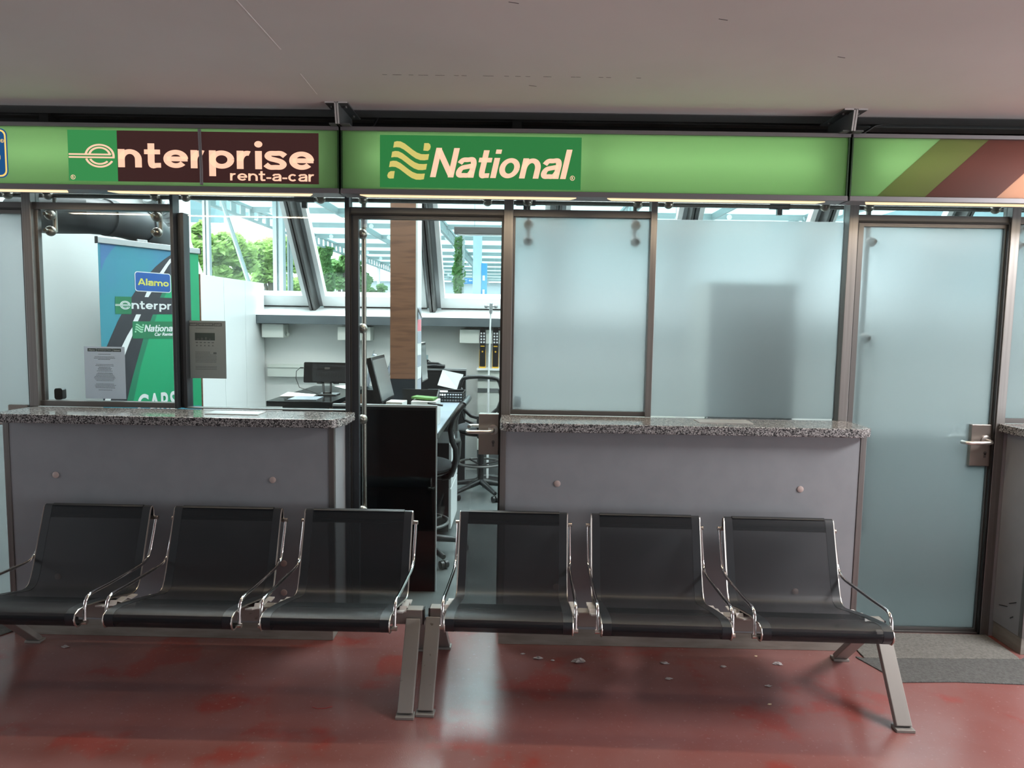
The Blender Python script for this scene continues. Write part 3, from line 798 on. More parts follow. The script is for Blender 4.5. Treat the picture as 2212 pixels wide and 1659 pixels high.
# ---------------------------------------------------------------- counters
def counter(label, x0, x1, caps, side_y=3.6, inner=None):
    c = thing('service_counter', label, 'counter', ((x0+x1)/2, 3.385, 0))
    X = (x0+x1)/2
    def L(mb): mb.v = [(v[0]-X, v[1]-3.385, v[2]) for v in mb.v]; return mb
    obj('front_panel', L(MB().box(x0+.028, x1-.028, 3.387, 3.405, .085, 1.075)), 'panel', c)
    obj('side_panel', L(MB().box(x0+.001, x0+.018, 3.412, side_y, .085, 1.075)), 'panel', c)
    obj('side_panel', L(MB().box(x1-.018, x1-.001, 3.412, side_y, .085, 1.075)), 'panel', c)
    for a, b, s_ in ((x0, x0+.027, 1), (x1-.027, x1, -1)):
        obj('corner_trim', L(MB().box(a, b, 3.384, 3.392, .085, 1.075).box(a if s_ > 0 else b-.004, a+.004 if s_ > 0 else b, 3.392, 3.411, .085, 1.075)), 'steel', c, .001)
    obj('plinth', L(MB().box(x0+.004, x1-.012, 3.39, side_y, 0, .084)), 'plinth', c, .002)
    for x, z in caps:
        obj('cover_cap', L(MB().lathe([(.0155, -3.387), (.0155, -3.3835), (.013, -3.382)], (x, 0, z), 20, axis='y')), 'cap', c)
    return c
counter('grey laminate counter under the clear window with round cover caps', -2.50, -.888, [(-2.251, .811), (-1.189, .806), (-1.14, .39), (-1.141, .242), (-2.26, .30)])
counter('grey laminate counter under the frosted window with round cover caps', -.084, 1.672, [(.195, .814), (1.368, .809), (.2, .3), (1.37, .3)])
c3_ = counter('grey laminate counter beyond the frosted door, its scuffed side panel showing', 2.487, 3.34, [(2.8, .81)])

for (y0, z0_, y1, z1_) in ((3.44, .245, 3.49, .22), (3.50, .20, 3.56, .185), (3.455, .165, 3.475, .15)):
    obj('scuff_mark', MB().bar((2.487-2.9135, y0-3.385, z0_), (2.487-2.9135, y1-3.385, z1_), .0015, .004), 'blackp', c3_)
def slab(label, pts):
    o = obj('granite_countertop', MB().prism(pts, 'z', 1.0755, 1.1175), 'granite', bevel=.004)
    return tag(o, label, 'countertop', 'speckled granite tops of the counters')
def corner(cx, cy, r, a0, a1, n=6):
    return [(cx+r*math.cos(R(a0+(a1-a0)*i/n)), cy+r*math.sin(R(a0+(a1-a0)*i/n))) for i in range(n+1)]
slab('speckled grey granite top under the clear window', [(-2.50, 3.60), (-2.505, 3.34)] + corner(-2.475, 3.34, .03, 180, 270) + corner(-.91, 3.37, .06, 270, 330) + corner(-.865, 3.43, .03, 335, 360) + [(-.835, 3.598)])
slab('speckled grey granite top under the frosted window', [(-.087, 3.598), (-.087, 3.38)] + corner(-.027, 3.37, .06, 190, 270) + [(1.61, 3.31), (1.672, 3.35), (1.672, 3.598)])
slab('speckled grey granite top of the counter beyond the frosted door, mostly cut off', [(2.44, 3.598), (2.44, 3.40), (2.50, 3.31), (3.36, 3.31), (3.36, 3.598)])
def tray(label, x0, x1):
    o = obj('pass_tray', MB().box(x0, x1, 3.42, 3.54, 1.1176, 1.1205).box(x0+.006, x1-.006, 3.426, 3.534, 1.1205, 1.1212), 'aluL')
    return tag(o, label, 'tray', 'flat pay trays set in the granite')
tray('flat steel pay tray set in the granite under the clear window', -1.53, -1.27)
tray('flat steel pay tray set in the granite under the frosted window', .88, 1.14)

# ---------------------------------------------------------------- benches
SEAT = [(2.778, .366), (2.754, .362), (2.736, .366), (2.725, .380), (2.721, .400), (2.729, .418), (2.750, .427), (2.80, .424), (2.88, .408), (2.96, .389), (3.04, .369),
        (3.10, .352), (3.14, .342), (3.168, .342), (3.19, .353), (3.205, .374), (3.22, .407), (3.24, .462), (3.265, .532), (3.29, .600), (3.31, .655), (3.318, .677), (3.325, .689), (3.334, .692), (3.342, .684), (3.345, .668), (3.346, .64)]
ARM = [(3.342, .632), (3.322, .58), (3.285, .50), (3.268, .474), (3.25, .462), (3.22, .453), (3.18, .451), (2.92, .462), (2.84, .468), (2.81, .468), (2.79, .462), (2.778, .450), (2.772, .43), (2.766, .368)]
BY = 3.01
def bench(label, x, yo, rz, xl, xr):
    b = thing('waiting_bench', label, 'bench', (x, BY+yo, 0), rz, 'three-seat mesh benches in front of the counters')
    def L(mb): mb.v = [(v[0], v[1]-BY, v[2]) for v in mb.v]; return mb
    obj('beam', L(MB().box(-.97, .97, BY-.025, BY+.025, .288, .354)), 'beamsteel', b, .004)
    obj('beam_cap', L(MB().box(.97, .975, BY-.024, BY+.024, .289, .353)), 'blackp', b)
    obj('beam_cap', L(MB().box(-.975, -.97, BY-.024, BY+.024, .289, .353)), 'blackp', b)
    for sx in (xl, xr):
        for ya, yb in ((BY-.03, 2.765), (BY+.03, 3.355)):
            d = 0.0
            mb = MB()
            a, c = Vector((sx, ya, .315)), Vector((sx+d, yb, .014))
            mb.bar(a, c, .062, .026)
            lg = obj('leg', L(mb), 'beamsteel', b, .003)
            obj('foot_plate', L(MB().box(sx+d-.037, sx+d+.037, yb-.024, yb+.024, 0, .012)), 'beamsteel', lg, .002)
    for cx in (-.621, 0, .621):
        st = obj('seat', L(MB().sheet(SEAT, cx-.215, cx+.215, .0025)), 'fabric', b)
        for a, c in ((cx-.252, cx-.2155), (cx+.2155, cx+.252)):
            obj('side_hem', L(MB().sheet(SEAT, a, c, .003)), 'hem', st)
        hb = MB()
        hb.sheet([(3.319, .690), (3.326, .6945), (3.335, .696), (3.345, .687), (3.349, .668), (3.350, .64)], cx-.215, cx+.215, .002)
        obj('edge_hem', L(hb), 'hem', st)
        for x_ in (cx-.2535, cx+.2535):
            obj('side_rod', L(MB().tube([(x_, y, z-.003) for y, z in SEAT], .0036, 6)), 'satin', st)
            obj('support_bracket', L(MB().sheet([(2.86, .395), (2.93, .372), (2.955, .358), (2.97, .374), (3.0, .3575), (3.05, .3575), (3.08, .34), (3.13, .338)], x_+(.0 if x_ > cx else -.03), x_+(.03 if x_ > cx else .0), .006)), 'bracket', st)
        for x_ in (cx-.267, cx+.267):
            sg = -1 if x_ < cx else 1
            mb = MB().tube([(x_, y, z) for y, z in ARM], .0072, 10)
            obj('armrest', L(mb), 'chrome', st)
            for yy, zz in ((2.766, .368), (3.342, .633)): obj('tube_end', L(MB().tube([(x_-sg*.03, yy, zz), (x_+sg*.010, yy, zz)], .0095, 12)), 'satin', st)
            continue
            mb = MB()
            mb.tube([(x_-sg*.03, 2.766, .368), (x_+sg*.010, 2.766, .368)], .0095, 12)
            mb.tube([(x_-sg*.03, 3.342, .633), (x_+sg*.010, 3.342, .633)], .0095, 12)
            obj('tube_end', L(mb), 'satin', st)
        obj('cross_tube', L(MB().tube([(cx-.237, 2.766, .380), (cx+.237, 2.766, .380)], .010, 10).tube([(cx-.237, 3.333, .637), (cx+.237, 3.333, .637)], .009, 10)), 'blackp', st)
        obj('under_plate', L(MB().box(cx-.25, cx+.25, BY-.02, BY+.02, .354, .360)), 'blackp', st)
    return b
bench('three-seat black mesh bench in front of the clear window counter', -1.366, -.041, 0, -.972, .932)
bench('three-seat black mesh bench in front of the frosted window counter', .602, -.036, -.019, -.953, .957)

# ---------------------------------------------------------------- mats and scraps on the hall floor
def mat_at(label, pts, m, z1, z0=0.0):
    return tag(obj('doormat', MB().prism(pts, 'z', z0, z1), m, bevel=.003), label, 'doormat')
mat_at('light grey ribbed doormat at the foot of the frosted door', [(1.70, 3.60), (1.69, 3.315), (2.45, 3.335), (2.455, 3.36), (2.46, 3.60)], 'mat', .007)
mat_at('darker grey doormat strip with a frayed corner lying before the lighter mat', [(1.655, 3.33), (1.655, 3.315), (1.72, 3.15), (1.735, 3.085), (2.0, 3.10), (2.3, 3.09), (3.1, 3.09), (3.1, 3.365), (2.5, 3.365), (2.455, 3.334), (1.69, 3.312)], 'matd', .0055)
mat_at('grey doormat corner before the frosted door next to the clear window', [(-3.3, 3.6), (-3.3, 3.2), (-2.60, 3.28), (-2.515, 3.42), (-2.515, 3.6)], 'mat', .007)
def scrap(pt, size, label, m='paper', flat=.45):
    rnd = random.Random(int(pt[0]*1000)+int(pt[1]*77))
    x, y = pt; mb = MB(); n, m_ = 9, 5; vs, fs = [], []
    for i in range(m_+1):
        t = PI*i/m_
        for k in range(n):
            u = 2*PI*k/n; r = size*(.55+.75*rnd.random())
            vs.append((r*math.sin(t)*math.cos(u)*1.25, r*math.sin(t)*math.sin(u)*.7, max(.0006, size*flat*(1-math.cos(t))*.5*(.6+.8*rnd.random()))))
    for i in range(m_):
        for k in range(n): fs.append((i*n+k, i*n+(k+1) % n, (i+1)*n+(k+1) % n, (i+1)*n+k))
    mb._add(vs, fs)
    o = obj('paper_scrap', mb, m, loc=(x, y, 0.0))
    return tag(o, label, 'litter', 'torn scraps on the red floor')
def on_floor(px, py):
    d = F + RT*((px-1106)/FPX) - UP*((py-829.5)/FPX); t = -CH/d.z
    return (d.x*t, d.y*t)
M['scrap'] = mat('torn tissue', (.40, .37, .38), .8)
M['scrapc'] = mat('cream shell', (.70, .58, .42), .6)
for px, py, sz, lab, mm in ((1252, 1430, .030, 'largest torn grey tissue scrap on the red floor', 'scrap'),
    (1163, 1423, .020, 'flat grey tissue scrap next to the largest one', 'scrap'),
    (1130, 1413, .010, 'smallest pale tissue shred close to the counter plinth', 'scrap'),
    (1193, 1427, .009, 'tiny grey shred between the two biggest tissue scraps', 'scrap'),
    (1437, 1434, .017, 'thin grey tissue scrap by the plinth between the largest scrap and the round one', 'scrap'),
    (1445, 1467, .013, 'grey tissue ball in the dark shadow under the bench', 'scrap'),
    (1562, 1441, .013, 'round grey tissue scrap near the counter, below the gap between seats', 'scrap'),
    (1680, 1435, .020, 'crumpled tissue scrap near the bench rear leg', 'scrap'),
    (1660, 1483, .012, 'narrow tissue shred beside the shadow of the bench leg', 'scrap'),
    (1663, 1522, .009, 'small cream shell lying in front of the bench', 'scrapc'),
    (1633, 1418, .008, 'cream crumb close to the counter plinth', 'scrapc'),
    (140, 1398, .016, 'pale tissue smear under the bench before the clear window', 'scrap')):
    scrap(on_floor(px, py), sz, lab, mm)
x, y = on_floor(695, 1530)
tag(obj('red_thread', MB().tube([(x-.04, y+.004, .002), (x-.015, y-.006, .002), (x+.015, y-.002, .002), (x+.04, y+.012, .002)], .0012, 6), mat('red thread', (.35, .04, .04), .7)), 'thin red thread on the bare floor in front of the bench before the clear window', 'thread')
# ---------------------------------------------------------------- office shell
RY = 7.45
struct('floor_office', MB().box(-7, 7, 3.66, 7.6, -.12, 0), 'lino', 'grey linoleum floor of the office')
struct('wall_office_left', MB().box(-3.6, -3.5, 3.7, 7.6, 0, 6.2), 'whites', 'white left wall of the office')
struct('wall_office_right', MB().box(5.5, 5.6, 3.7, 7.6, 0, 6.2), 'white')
struct('wall_office_rear', MB().box(-3.5, 5.5, RY, RY+.12, 0, 1.60), 'white', 'white rear wall under the window ledge')
sl = sroot('sill_ledge', 'grey metal ledge under the leaning windows', 'ledge')
struct('ledge_face', MB().box(-3.5, 5.5, 7.20, 7.23, 1.525, 1.612), 'ledge', parent=sl, bevel=.002)
struct('ledge_top', MB().prism([(7.20, 1.612), (7.23, 1.618), (7.66, 1.725), (7.66, 1.70), (7.23, 1.60)], 'x', -3.5, 5.5), 'whiteg', parent=sl)
struct('ledge_underside', MB().box(-3.5, 5.5, 7.23, RY, 1.525, 1.535), 'aluL', parent=sl)
struct('trim_2', MB().box(-2.63, -1.9, 7.385, RY, .97, 1.10).box(-2.63, -1.9, 7.375, 7.39, 1.066, 1.074), 'cream', 'cream cable trunking along the rear wall')
struct('ceiling_office', MB().box(-3.6, 5.6, 3.72, 4.45, 5.5, 5.6), 'white')
# leaning glass facade
B0 = Vector((0, 7.58, 1.71)); DV = Vector((0, -.629, .777)); DN = Vector((0, .777, .629)); DX = Vector((1, 0, 0))
TF = Matrix(((1, 0, 0, 0), (0, DV.y, DN.y, B0.y), (0, DV.z, DN.z, B0.z), (0, 0, 0, 1)))   # (x, along the slope, outward)
LEN = 4.85
mx = [-3.41+1.25*i for i in range(8)]
for i, x in enumerate(mx):
    mu = sroot('mullion_facade', 'leaning grey steel facade mullion', 'mullion')
    struct('web', MB().box(x-.030, x-.006, -.02, LEN, -.16, .0, TF).box(x+.006, x+.030, -.02, LEN, -.16, 0, TF), 'steeld', parent=mu)
    struct('flange', MB().box(x-.075, x+.075, 0, LEN, .0, .05, TF), 'aluL', parent=mu)
    struct('foot', MB().box(x-.005, x+.005, -.10, .05, -.17, -.02, TF), 'steel', parent=mu)
for i in range(len(mx)-1):
    a, b = mx[i]+.075, mx[i+1]-.075
    w = sroot('window_%d' % (i+4), 'leaning facade window in a white frame', 'window')
    struct('window_frame', MB().box(a, b, .03, .16, -.03, .05, TF).box(a, a+.045, .16, LEN, -.03, .05, TF).box(b-.045, b, .16, LEN, -.03, .05, TF)
           .box(a, b, 3.0, 3.1, -.03, .05, TF), 'whiteg', parent=w)
    struct('frame_seal', MB().box(a, b, .0, .03, -.02, .05, TF), 'steeld', parent=w)
    struct('pane', MB().box(a+.045, b-.045, .16, LEN, .005, .017, TF), 'glassout', parent=w)

# ---------------------------------------------------------------- left side of the office: duct, cabinets, banner
d = thing('duct_pipe', 'fat black ventilation pipe bending above the roll-up banner', 'duct', (-3.5, 5.0, 2.3))
pp = [(100, 464, 4.75), (130, 466, 4.72), (190, 466, 4.72), (235, 471, 4.85), (270, 479, 5.0), (305, 490, 5.2), (330, 503, 5.45), (344, 522, 5.65), (350, 560, 5.75), (352, 640, 5.8)]
pts = [at(*q) for q in pp]; o0 = Vector((-3.5, 5.0, 2.3))
pts[0] = Vector((-3.36, pts[0].y, pts[0].z))
obj('pipe', MB().tube([p - o0 for p in pts], .117, 24), 'duct', d)
for i in (3, 5):
    a = pts[i]; t = (pts[i+1]-pts[i-1]).normalized()
    obj('pipe_collar', MB().tube([a-t*.03-o0, a+t*.03-o0], .123, 24), 'duct', d)
fx = [at(322, 420, 5.6), at(342, 436, 5.7), at(364, 462, 5.8), at(380, 495, 5.9), at(390, 535, 6.0)]
mb = MB(); P = []
for i in range(len(fx)-1):
    for k in range(6):
        P.append(fx[i].lerp(fx[i+1], k/6))
mb.tube(P, [.075 if i % 2 else .064 for i in range(len(P))], 16)
tag(obj('flexible_duct', mb, 'flex'), 'ribbed silver flexible duct behind the black ventilation pipe', 'duct')

for i, (a, b) in enumerate(((5.96, 6.43), (6.43, 6.93), (6.93, 7.44))):
    lab = ('tall white wardrobe nearest the roll-up banner', 'tall white wardrobe between the other two in the row', 'tall white wardrobe against the rear wall beside the window ledge')[i]
    c = thing('wardrobe', lab, 'wardrobe', (-2.676, (a+b)/2, 0), group='row of white wardrobes')
    h = (b-a)/2
    obj('body', MB().box(-.55, -.022, -h, h, .0, 1.94), 'whiteg', c)
    obj('door', MB().box(-.02, 0, -h+.003, h-.003, .06, 1.938), 'whiteg', c, .001)
    if i == 0: obj('edge_strip', MB().box(-.55, .001, -h-.004, -h, 0, 1.94), 'wood', c)

# roll-up banner: origin at its left foot, local x along its width
BA, BB = Vector((-2.75, 4.65, 0)), Vector((-2.42, 5.37, 0))
ang = math.atan2(BB.y-BA.y, BB.x-BA.x); BW = (BB-BA).length
bn = thing('rollup_banner', 'teal and green roll-up banner with a winding road and several logos', 'banner', BA, ang)
BZ0, BZ1 = .08, 2.06
obj('banner_sheet', MB().box(0, BW, .004, .006, BZ0, BZ1), 'bteal', bn)
obj('top_rail', MB().box(-.008, BW+.008, -.008, .014, BZ1-.005, BZ1+.035).box(BW*.36, BW*.46, .0, .012, BZ1+.035, BZ1+.05), 'aluL', bn, .003)
obj('rail_end', MB().box(-.014, -.008, -.009, .015, BZ1-.008, BZ1+.037).box(BW+.008, BW+.014, -.009, .015, BZ1-.008, BZ1+.037), 'blackp', bn)
obj('base_cassette', MB().box(-.02, BW+.02, -.07, .07, .0, .08), 'aluL', bn, .01)
obj('support_pole', MB().tube([(BW/2, .05, .08), (BW/2, .03, BZ1)], .009, 8), 'alu', bn)
# artwork is placed from the photograph onto the banner's own plane
nrm = Vector((math.sin(ang), -math.cos(ang), 0))
def onb(px, py):
    d_ = F + RT*((px-1106)/FPX) - UP*((py-829.5)/FPX)
    t = (BA-Vector((0, 0, CH))).dot(nrm)/d_.dot(nrm)
    q = Vector((0, 0, CH))+d_*t-BA
    return (min(max(q.x*math.cos(ang)+q.y*math.sin(ang), 0), BW), min(max(q.z, BZ0), BZ1-.005))
def art(name, px, m, y, parent=None):
    return obj(name, film(MB(), [onb(*q) for q in px], y, .0005), m, parent or bn)
def z8(l):   # crop pixels (170,500)-(500,880) at 4.367 -> photograph
    return [(170+a/4.367, 500+b/4.367) for a, b in l]
road_l = [(1045, 178), (960, 185), (880, 215), (800, 270), (730, 330), (665, 400), (590, 490), (520, 590), (450, 700), (370, 850), (300, 1010), (268, 1085), (200, 1250), (100, 1500), (60, 1640)]
road_r = [(1060, 190), (1010, 215), (940, 290), (900, 370), (850, 450), (800, 560), (760, 640), (700, 790), (650, 920), (610, 1020), (560, 1200), (500, 1420), (450, 1640)]
art('green_field', z8([(1140, 170)] + road_r + [(1180, 1640)]), 'bgreen', .0035)
art('blue_corner', z8([(205, 90), (360, 110), (310, 180), (250, 270), (212, 380)]), 'bblue', .0035)
art('road', z8(road_l + road_r[::-1]), 'broad', .003)
art('dark_green_verge', z8([(1060, 190), (1040, 215), (960, 330), (900, 430), (840, 560), (800, 640), (740, 790), (665, 1010), (590, 1270), (520, 1600), (470, 1640)] + road_r[::-1]), 'bgreen2', .0028)
for q in ([(893, 243), (893, 265), (850, 320), (800, 400), (762, 400), (820, 315), (860, 262)], [(645, 570), (690, 570), (660, 620), (625, 618)], [(545, 782), (590, 782), (560, 850), (515, 850)],
          [(508, 905), (512, 975), (470, 1080), (430, 1190), (380, 1330), (290, 1640), (230, 1640), (330, 1300), (410, 1085), (460, 985)]):
    art('lane_marking', z8(q), 'bwhite', .0025)
def box8(x0, z0_, x1, z1_): return z8([(x0, z0_), (x1, z0_), (x1, z1_), (x0, z1_)])
art('green_block', z8([(345, 613), (500, 616), (500, 780), (348, 778)]), 'bsign', .002)
ep = art('black_block', z8([(500, 616), (1040, 633), (1040, 782), (500, 780)]), 'broad', .002)
def fit8(name, txt, m, x0, y0, x1, y1, y, bold=.03, shear=0., parent=None, spacing=1., strokes=None):
    a = onb(*z8([(x0, y1)])[0]); b = onb(*z8([(x1, y0)])[0]); c = onb(*z8([(x0, y0)])[0]); e = onb(*z8([(x1, y1)])[0])
    if strokes: return sign_text(name, txt, m, parent or bn, a[0], b[0], (a[1]+e[1])/2, (b[1]+c[1])/2, y, *strokes)
    return lettering(name, txt, m, parent or bn, a[0], b[0], (a[1]+e[1])/2, (b[1]+c[1])/2, y, bold=bold, shear=shear, spacing=spacing)
fit8('lettering', 'nterprise', 'bwhite', 502, 656, 1035, 758, .0013, strokes=(.30, .24))
ec = onb(*z8([(441, 695)])[0]); el = onb(*z8([(346, 695)])[0])
e2 = onb(*z8([(490, 695)])[0]); e3 = onb(*z8([(441, 655)])[0])
ring_e('ringed_letter', 'bwhite', bn, ec[0], ec[1], e2[0]-ec[0], e3[1]-ec[1], el[0], .0013)
A = [onb(*q) for q in z8([(535, 572), (873, 572), (873, 388), (535, 388)])]
ax0, ax1 = A[0][0], A[1][0]; az0, az1 = (A[0][1]+A[1][1])/2, (A[2][1]+A[3][1])/2
obj('white_border', film(MB(), rrect(ax0, ax1, az0, az1, .02), .0022, .0005), 'bwhite', bn)
obj('blue_block', film(MB(), rrect(ax0+.005, ax1-.005, az0+.005, az1-.005, .017), .0016, .0005), 'broyal', bn)
sign_text('lettering', 'Alamo', 'byellow', bn, ax0+.022, ax1-.018, az0+.042, az1-.045, .0010, .31, .26)
art('green_block', z8([(510, 848), (1000, 850), (1000, 1008), (510, 1010)]), 'bsign', .002)
fit8('lettering', 'National.', 'bwhite', 620, 880, 912, 945, .0013, strokes=(.285, .225, .82, 1.46, .08, .22, True))
fit8('lettering', 'Car Rental', 'bwhite', 718, 953, 892, 984, .0013, .03, .24)
wa = onb(*z8([(530, 955)])[0]); wb = onb(*z8([(617, 872)])[0])
wave_mark('wave_mark', 'blgreen', bn, wa[0], wa[1], wb[0]-wa[0], wb[1]-wa[1], .0013)
fit8('lettering', 'CARS', 'bwhite', 560, 1520, 925, 1720, .0013, .02)

# notices taped to the glass
def notice(label, px, y, m, back):
    a, b, c, e = [at(*q, y) for q in px]
    t = thing('paper_notice', label, 'notice', ((a.x+b.x)/2, y, c.z), group='paper notices on the clear window')
    w, h = (b.x-a.x)/2, a.z-c.z
    obj('sheet', MB().box(-w, w, 0, .0006, 0, h), m, t)
    for i, (s, e_, tx) in enumerate(((-.82, -.40, 'Alamo'), (-.38, .38, 'enterprise'), (.40, .82, 'National'))):
        if back: s, e_ = -e_, -s
        bl = obj('header_block', MB().box(s*w, e_*w, -.0008, 0, h*.905, h*.965), 'inkd' if not back else 'ink', t)
        lettering('header_lettering', tx, 'inkl' if not back else 'paperg', bl, (s+.05)*w, (e_-.05)*w, h*.918, h*.952, -.0014, bold=.03, mirror=back)
    return t, w, h
n1, w1, h1 = notice('grey notice with centred lines taped low on the pane beside the banner', [(181, 748), (269, 749), (272, 862), (185, 861)], 3.649, 'paperb', False)
mb = MB(); rnd = random.Random(3)
for zf, wf in ((.85, .30), (.80, .48), (.775, .52), (.75, .32), (.655, .42), (.63, .46), (.60, .30), (.575, .34), (.555, .34), (.53, .40), (.49, .36), (.47, .42), (.445, .45), (.42, .52), (.395, .55), (.37, .5), (.345, .44), (.28, .46), (.255, .52), (.23, .5), (.205, .48), (.165, .34)):
    x = -wf*w1
    while x < wf*w1-.004:
        l = rnd.uniform(.004, .011); mb.box(x, min(x+l, wf*w1), -.0005, 0, h1*zf, h1*zf+.0021); x += l+.0016
obj('printed_lines', mb, 'ink', n1)
n2, w2, h2 = notice('dark grey notice seen from its back, taped on the pane before the wardrobes', [(401, 692), (487, 694), (488, 818), (402, 816)], 3.663, 'paperg', True)
mb = MB()
def word_line(zf, x0, x1):
    x = x0*w2
    while x < x1*w2-.003:
        l = rnd.uniform(.004, .012); mb.box(x, min(x+l, x1*w2), -.0005, 0, h2*zf, h2*zf+.002); x += l+.0016
word_line(.865, -.5, .45)
for zf in (.455, .43, .405, .38, .355, .33, .305, .28): word_line(zf, -.55, .52 if zf < .43 else .2)
for zf in (.20, .18, .155): word_line(zf, -.55, .52)
obj('printed_lines', mb, 'ink', n2)
mb = MB().box(-.55*w2, .45*w2, -.0005, 0, h2*.66, h2*.79)
obj('pictogram_panel', mb, 'inkd', n2)
mb = MB()
for i in range(5):
    x = (-.46+.2*i)*w2
    mb.box(x-.006, x+.006, -.0005, 0, h2*.615, h2*.63).prism([(x-.005, h2*.56), (x+.005, h2*.56), (x, h2*.585)], 'y', -.0005, 0)
for i in range(4):
    x = (-.40+.2*i)*w2
    mb.box(x-.0045, x+.0045, -.001, -.0005, h2*.67, h2*.69+.004*(i % 3))
mb.box(.36*w2, .52*w2, -.0005, 0, h2*.425, h2*.455)
obj('pictograms', mb, 'ink', n2)

# wall boxes under the ledge
for px0, px1, lab in ((565, 612, 'cream wall box under the ledge beside the wardrobes'), (729, 800, 'cream wall box under the ledge behind the long door rod'), (993, 1110, 'cream wall box under the ledge above the two work lamps')):
    a, b = at(px0, 700, 7.27), at(px1, 730, 7.27)
    zt = {565: 1.525, 729: 1.51, 993: 1.50}[px0]
    t = thing('wall_box', lab, 'wall box', ((a.x+b.x)/2, RY, zt-.145), group='cream boxes under the ledge')
    w = (b.x-a.x)/2
    obj('cover', MB().box(-w, w, -.18, -.001, 0, .14), 'cream', t, .004)
    if px0 == 565: obj('valve', MB().ball((w+.02, -.09, .03), .02, 12).tube([(w, -.09, .1), (w+.02, -.09, .03)], .008, 8), 'cream', t)
    else: obj('slot', MB().box(w*.1, w*.35, -.1815, -.18, .05, .053), 'whiteg', t)

# low cabinet along the rear wall with work lamps on it
t = thing('low_cabinet', 'low white cabinet along the rear wall behind the office chair', 'cabinet', (.2, 7.2, 0))
obj('body', MB().box(-.62, 1.4, .03, .24, .26, 1.085), 'cream', t)
obj('kick_base', MB().box(-.62, 1.4, .05, .24, 0, .26), 'darkgrey', t)
obj('top', MB().box(-.63, 1.4, .0, .245, 1.085, 1.105), 'whiteg', t)
obj('shelf_strip', MB().box(-.62, 1.4, .02, .03, .98, 1.0).box(-.62, 1.4, .022, .03, .86, .90), 'darkgrey', t)
obj('vent_grille', MB().box(-.38, -.1, .018, .03, .91, .975), 'whiteg', t)
def lamp(px, lab):
    a = at(px, 798, 7.28)
    t = thing('work_lamp', lab, 'lamp', (a.x, 7.28, 1.105), group='black and yellow work lamps')
    obj('body', MB().prism(rrect(-.029, .029, .012, .19, .01), 'y', -.018, .018).prism([(-.03, .185), (.03, .185), (.030, .25), (.033, .30), (.029, .385), (.024, .41), (-.024, .41), (-.029, .385), (-.033, .30), (-.03, .25)], 'y', -.02, .02), 'blackp', t)
    obj('base', MB().box(-.034, .034, -.028, .028, 0, .014).box(-.033, -.0295, -.019, .019, .014, .185).box(.0295, .033, -.019, .019, .014, .185), 'yellow', t)
    led = MB()
    for r_ in range(4):
        for c_ in (-1, 1): led.box(c_*.014-.008, c_*.014+.008, -.0225, -.02, .255+r_*.03, .273+r_*.03)
    obj('led_panel', led, 'whiteg', t)
    obj('button', MB().lathe([(.009, .018), (.009, .022)], (0, 0, .168), 14, axis='y').box(-.02, .02, -.0225, -.02, .218, .228), 'yellow', t)
lamp(1042, 'black and yellow handheld work lamp standing on the column side of the thin pole')
lamp(1070, 'black and yellow handheld work lamp standing between the thin pole and the steel post')
# thin pole stand
t = thing('pole_stand', 'thin white pole stand with a clamp on top before the rear windows', 'stand', (at(1056, 780, 7.0).x, 7.0, 0))
obj('pole', MB().tube([(0, 0, .02), (.0, 0, 1.0), (.012, 0, 1.70)], [.012, .010, .008], 10), 'whiteg', t)
obj('base_disc', MB().lathe([(.13, 0), (.13, .012), (.02, .02)], (0, 0, 0), 20), 'blackp', t)
obj('clamp', MB().tube([(.012, 0, 1.66), (.016, -.02, 1.76)], .016, 10).tube([(-.03, 0, 1.73), (.06, 0, 1.73)], .010, 8).ball((-.035, 0, 1.73), .02, 10).ball((.062, 0, 1.73), .02, 10), 'aluL', t)
# pendant lamp
t = thing('pendant_lamp', 'long grey linear lamp hanging before the window with the blue sign pillar', 'lamp', (.35, 5.4, 2.2))
a = at(982, 500, 5.4)
zl = at(1030, 505, 5.4).z-2.2
obj('housing', MB().box(a.x-.35, 1.0, -.04, .04, zl-.005, zl+.045), 'steeld', t, .002)
obj('diffuser', MB().box(a.x-.32, .97, -.03, .03, zl-.012, zl-.005), 'whiteg', t)
obj('suspension_wire', MB().tube([(a.x-.2, 0, zl+.045), (a.x-.2, 0, 2.0)], .0015, 5).tube([(.8, 0, zl+.045), (.8, 0, 2.0)], .0015, 5), 'steel', t)

# wood clad column
ca, cb_ = at(843, 600, 5.0), at(898, 600, 5.0)
struct('column', MB().box(ca.x, cb_.x, 5.0, 5.2, 1.172, 5.6), 'wood', 'square column clad in brown wood veneer')
struct('column_base', MB().box(ca.x, cb_.x, 5.0, 5.2, 0, 1.17), 'darkframe')
struct('trim_3', MB().box(cb_.x, cb_.x+.012, 5.0, 5.21, 0, 5.6), 'white')
ns = thing('pinned_paper', 'column of pinned papers down the side of the wood column', 'paper', (cb_.x+.0125, 5.1, 0))
rnd = random.Random(5)
for k in range(8):
    z = 1.0+k*.085
    obj('note', MB().box(0, .001+.001*(k % 3), -.09, .09, z, z+.082), 'pink' if k == 6 else ('paperb' if k % 2 else 'paper'), ns)
obj('loose_flap', MB().bar((.002, -.09, 1.67), (.03, -.08, 1.60), .05, .001), 'paper', ns)

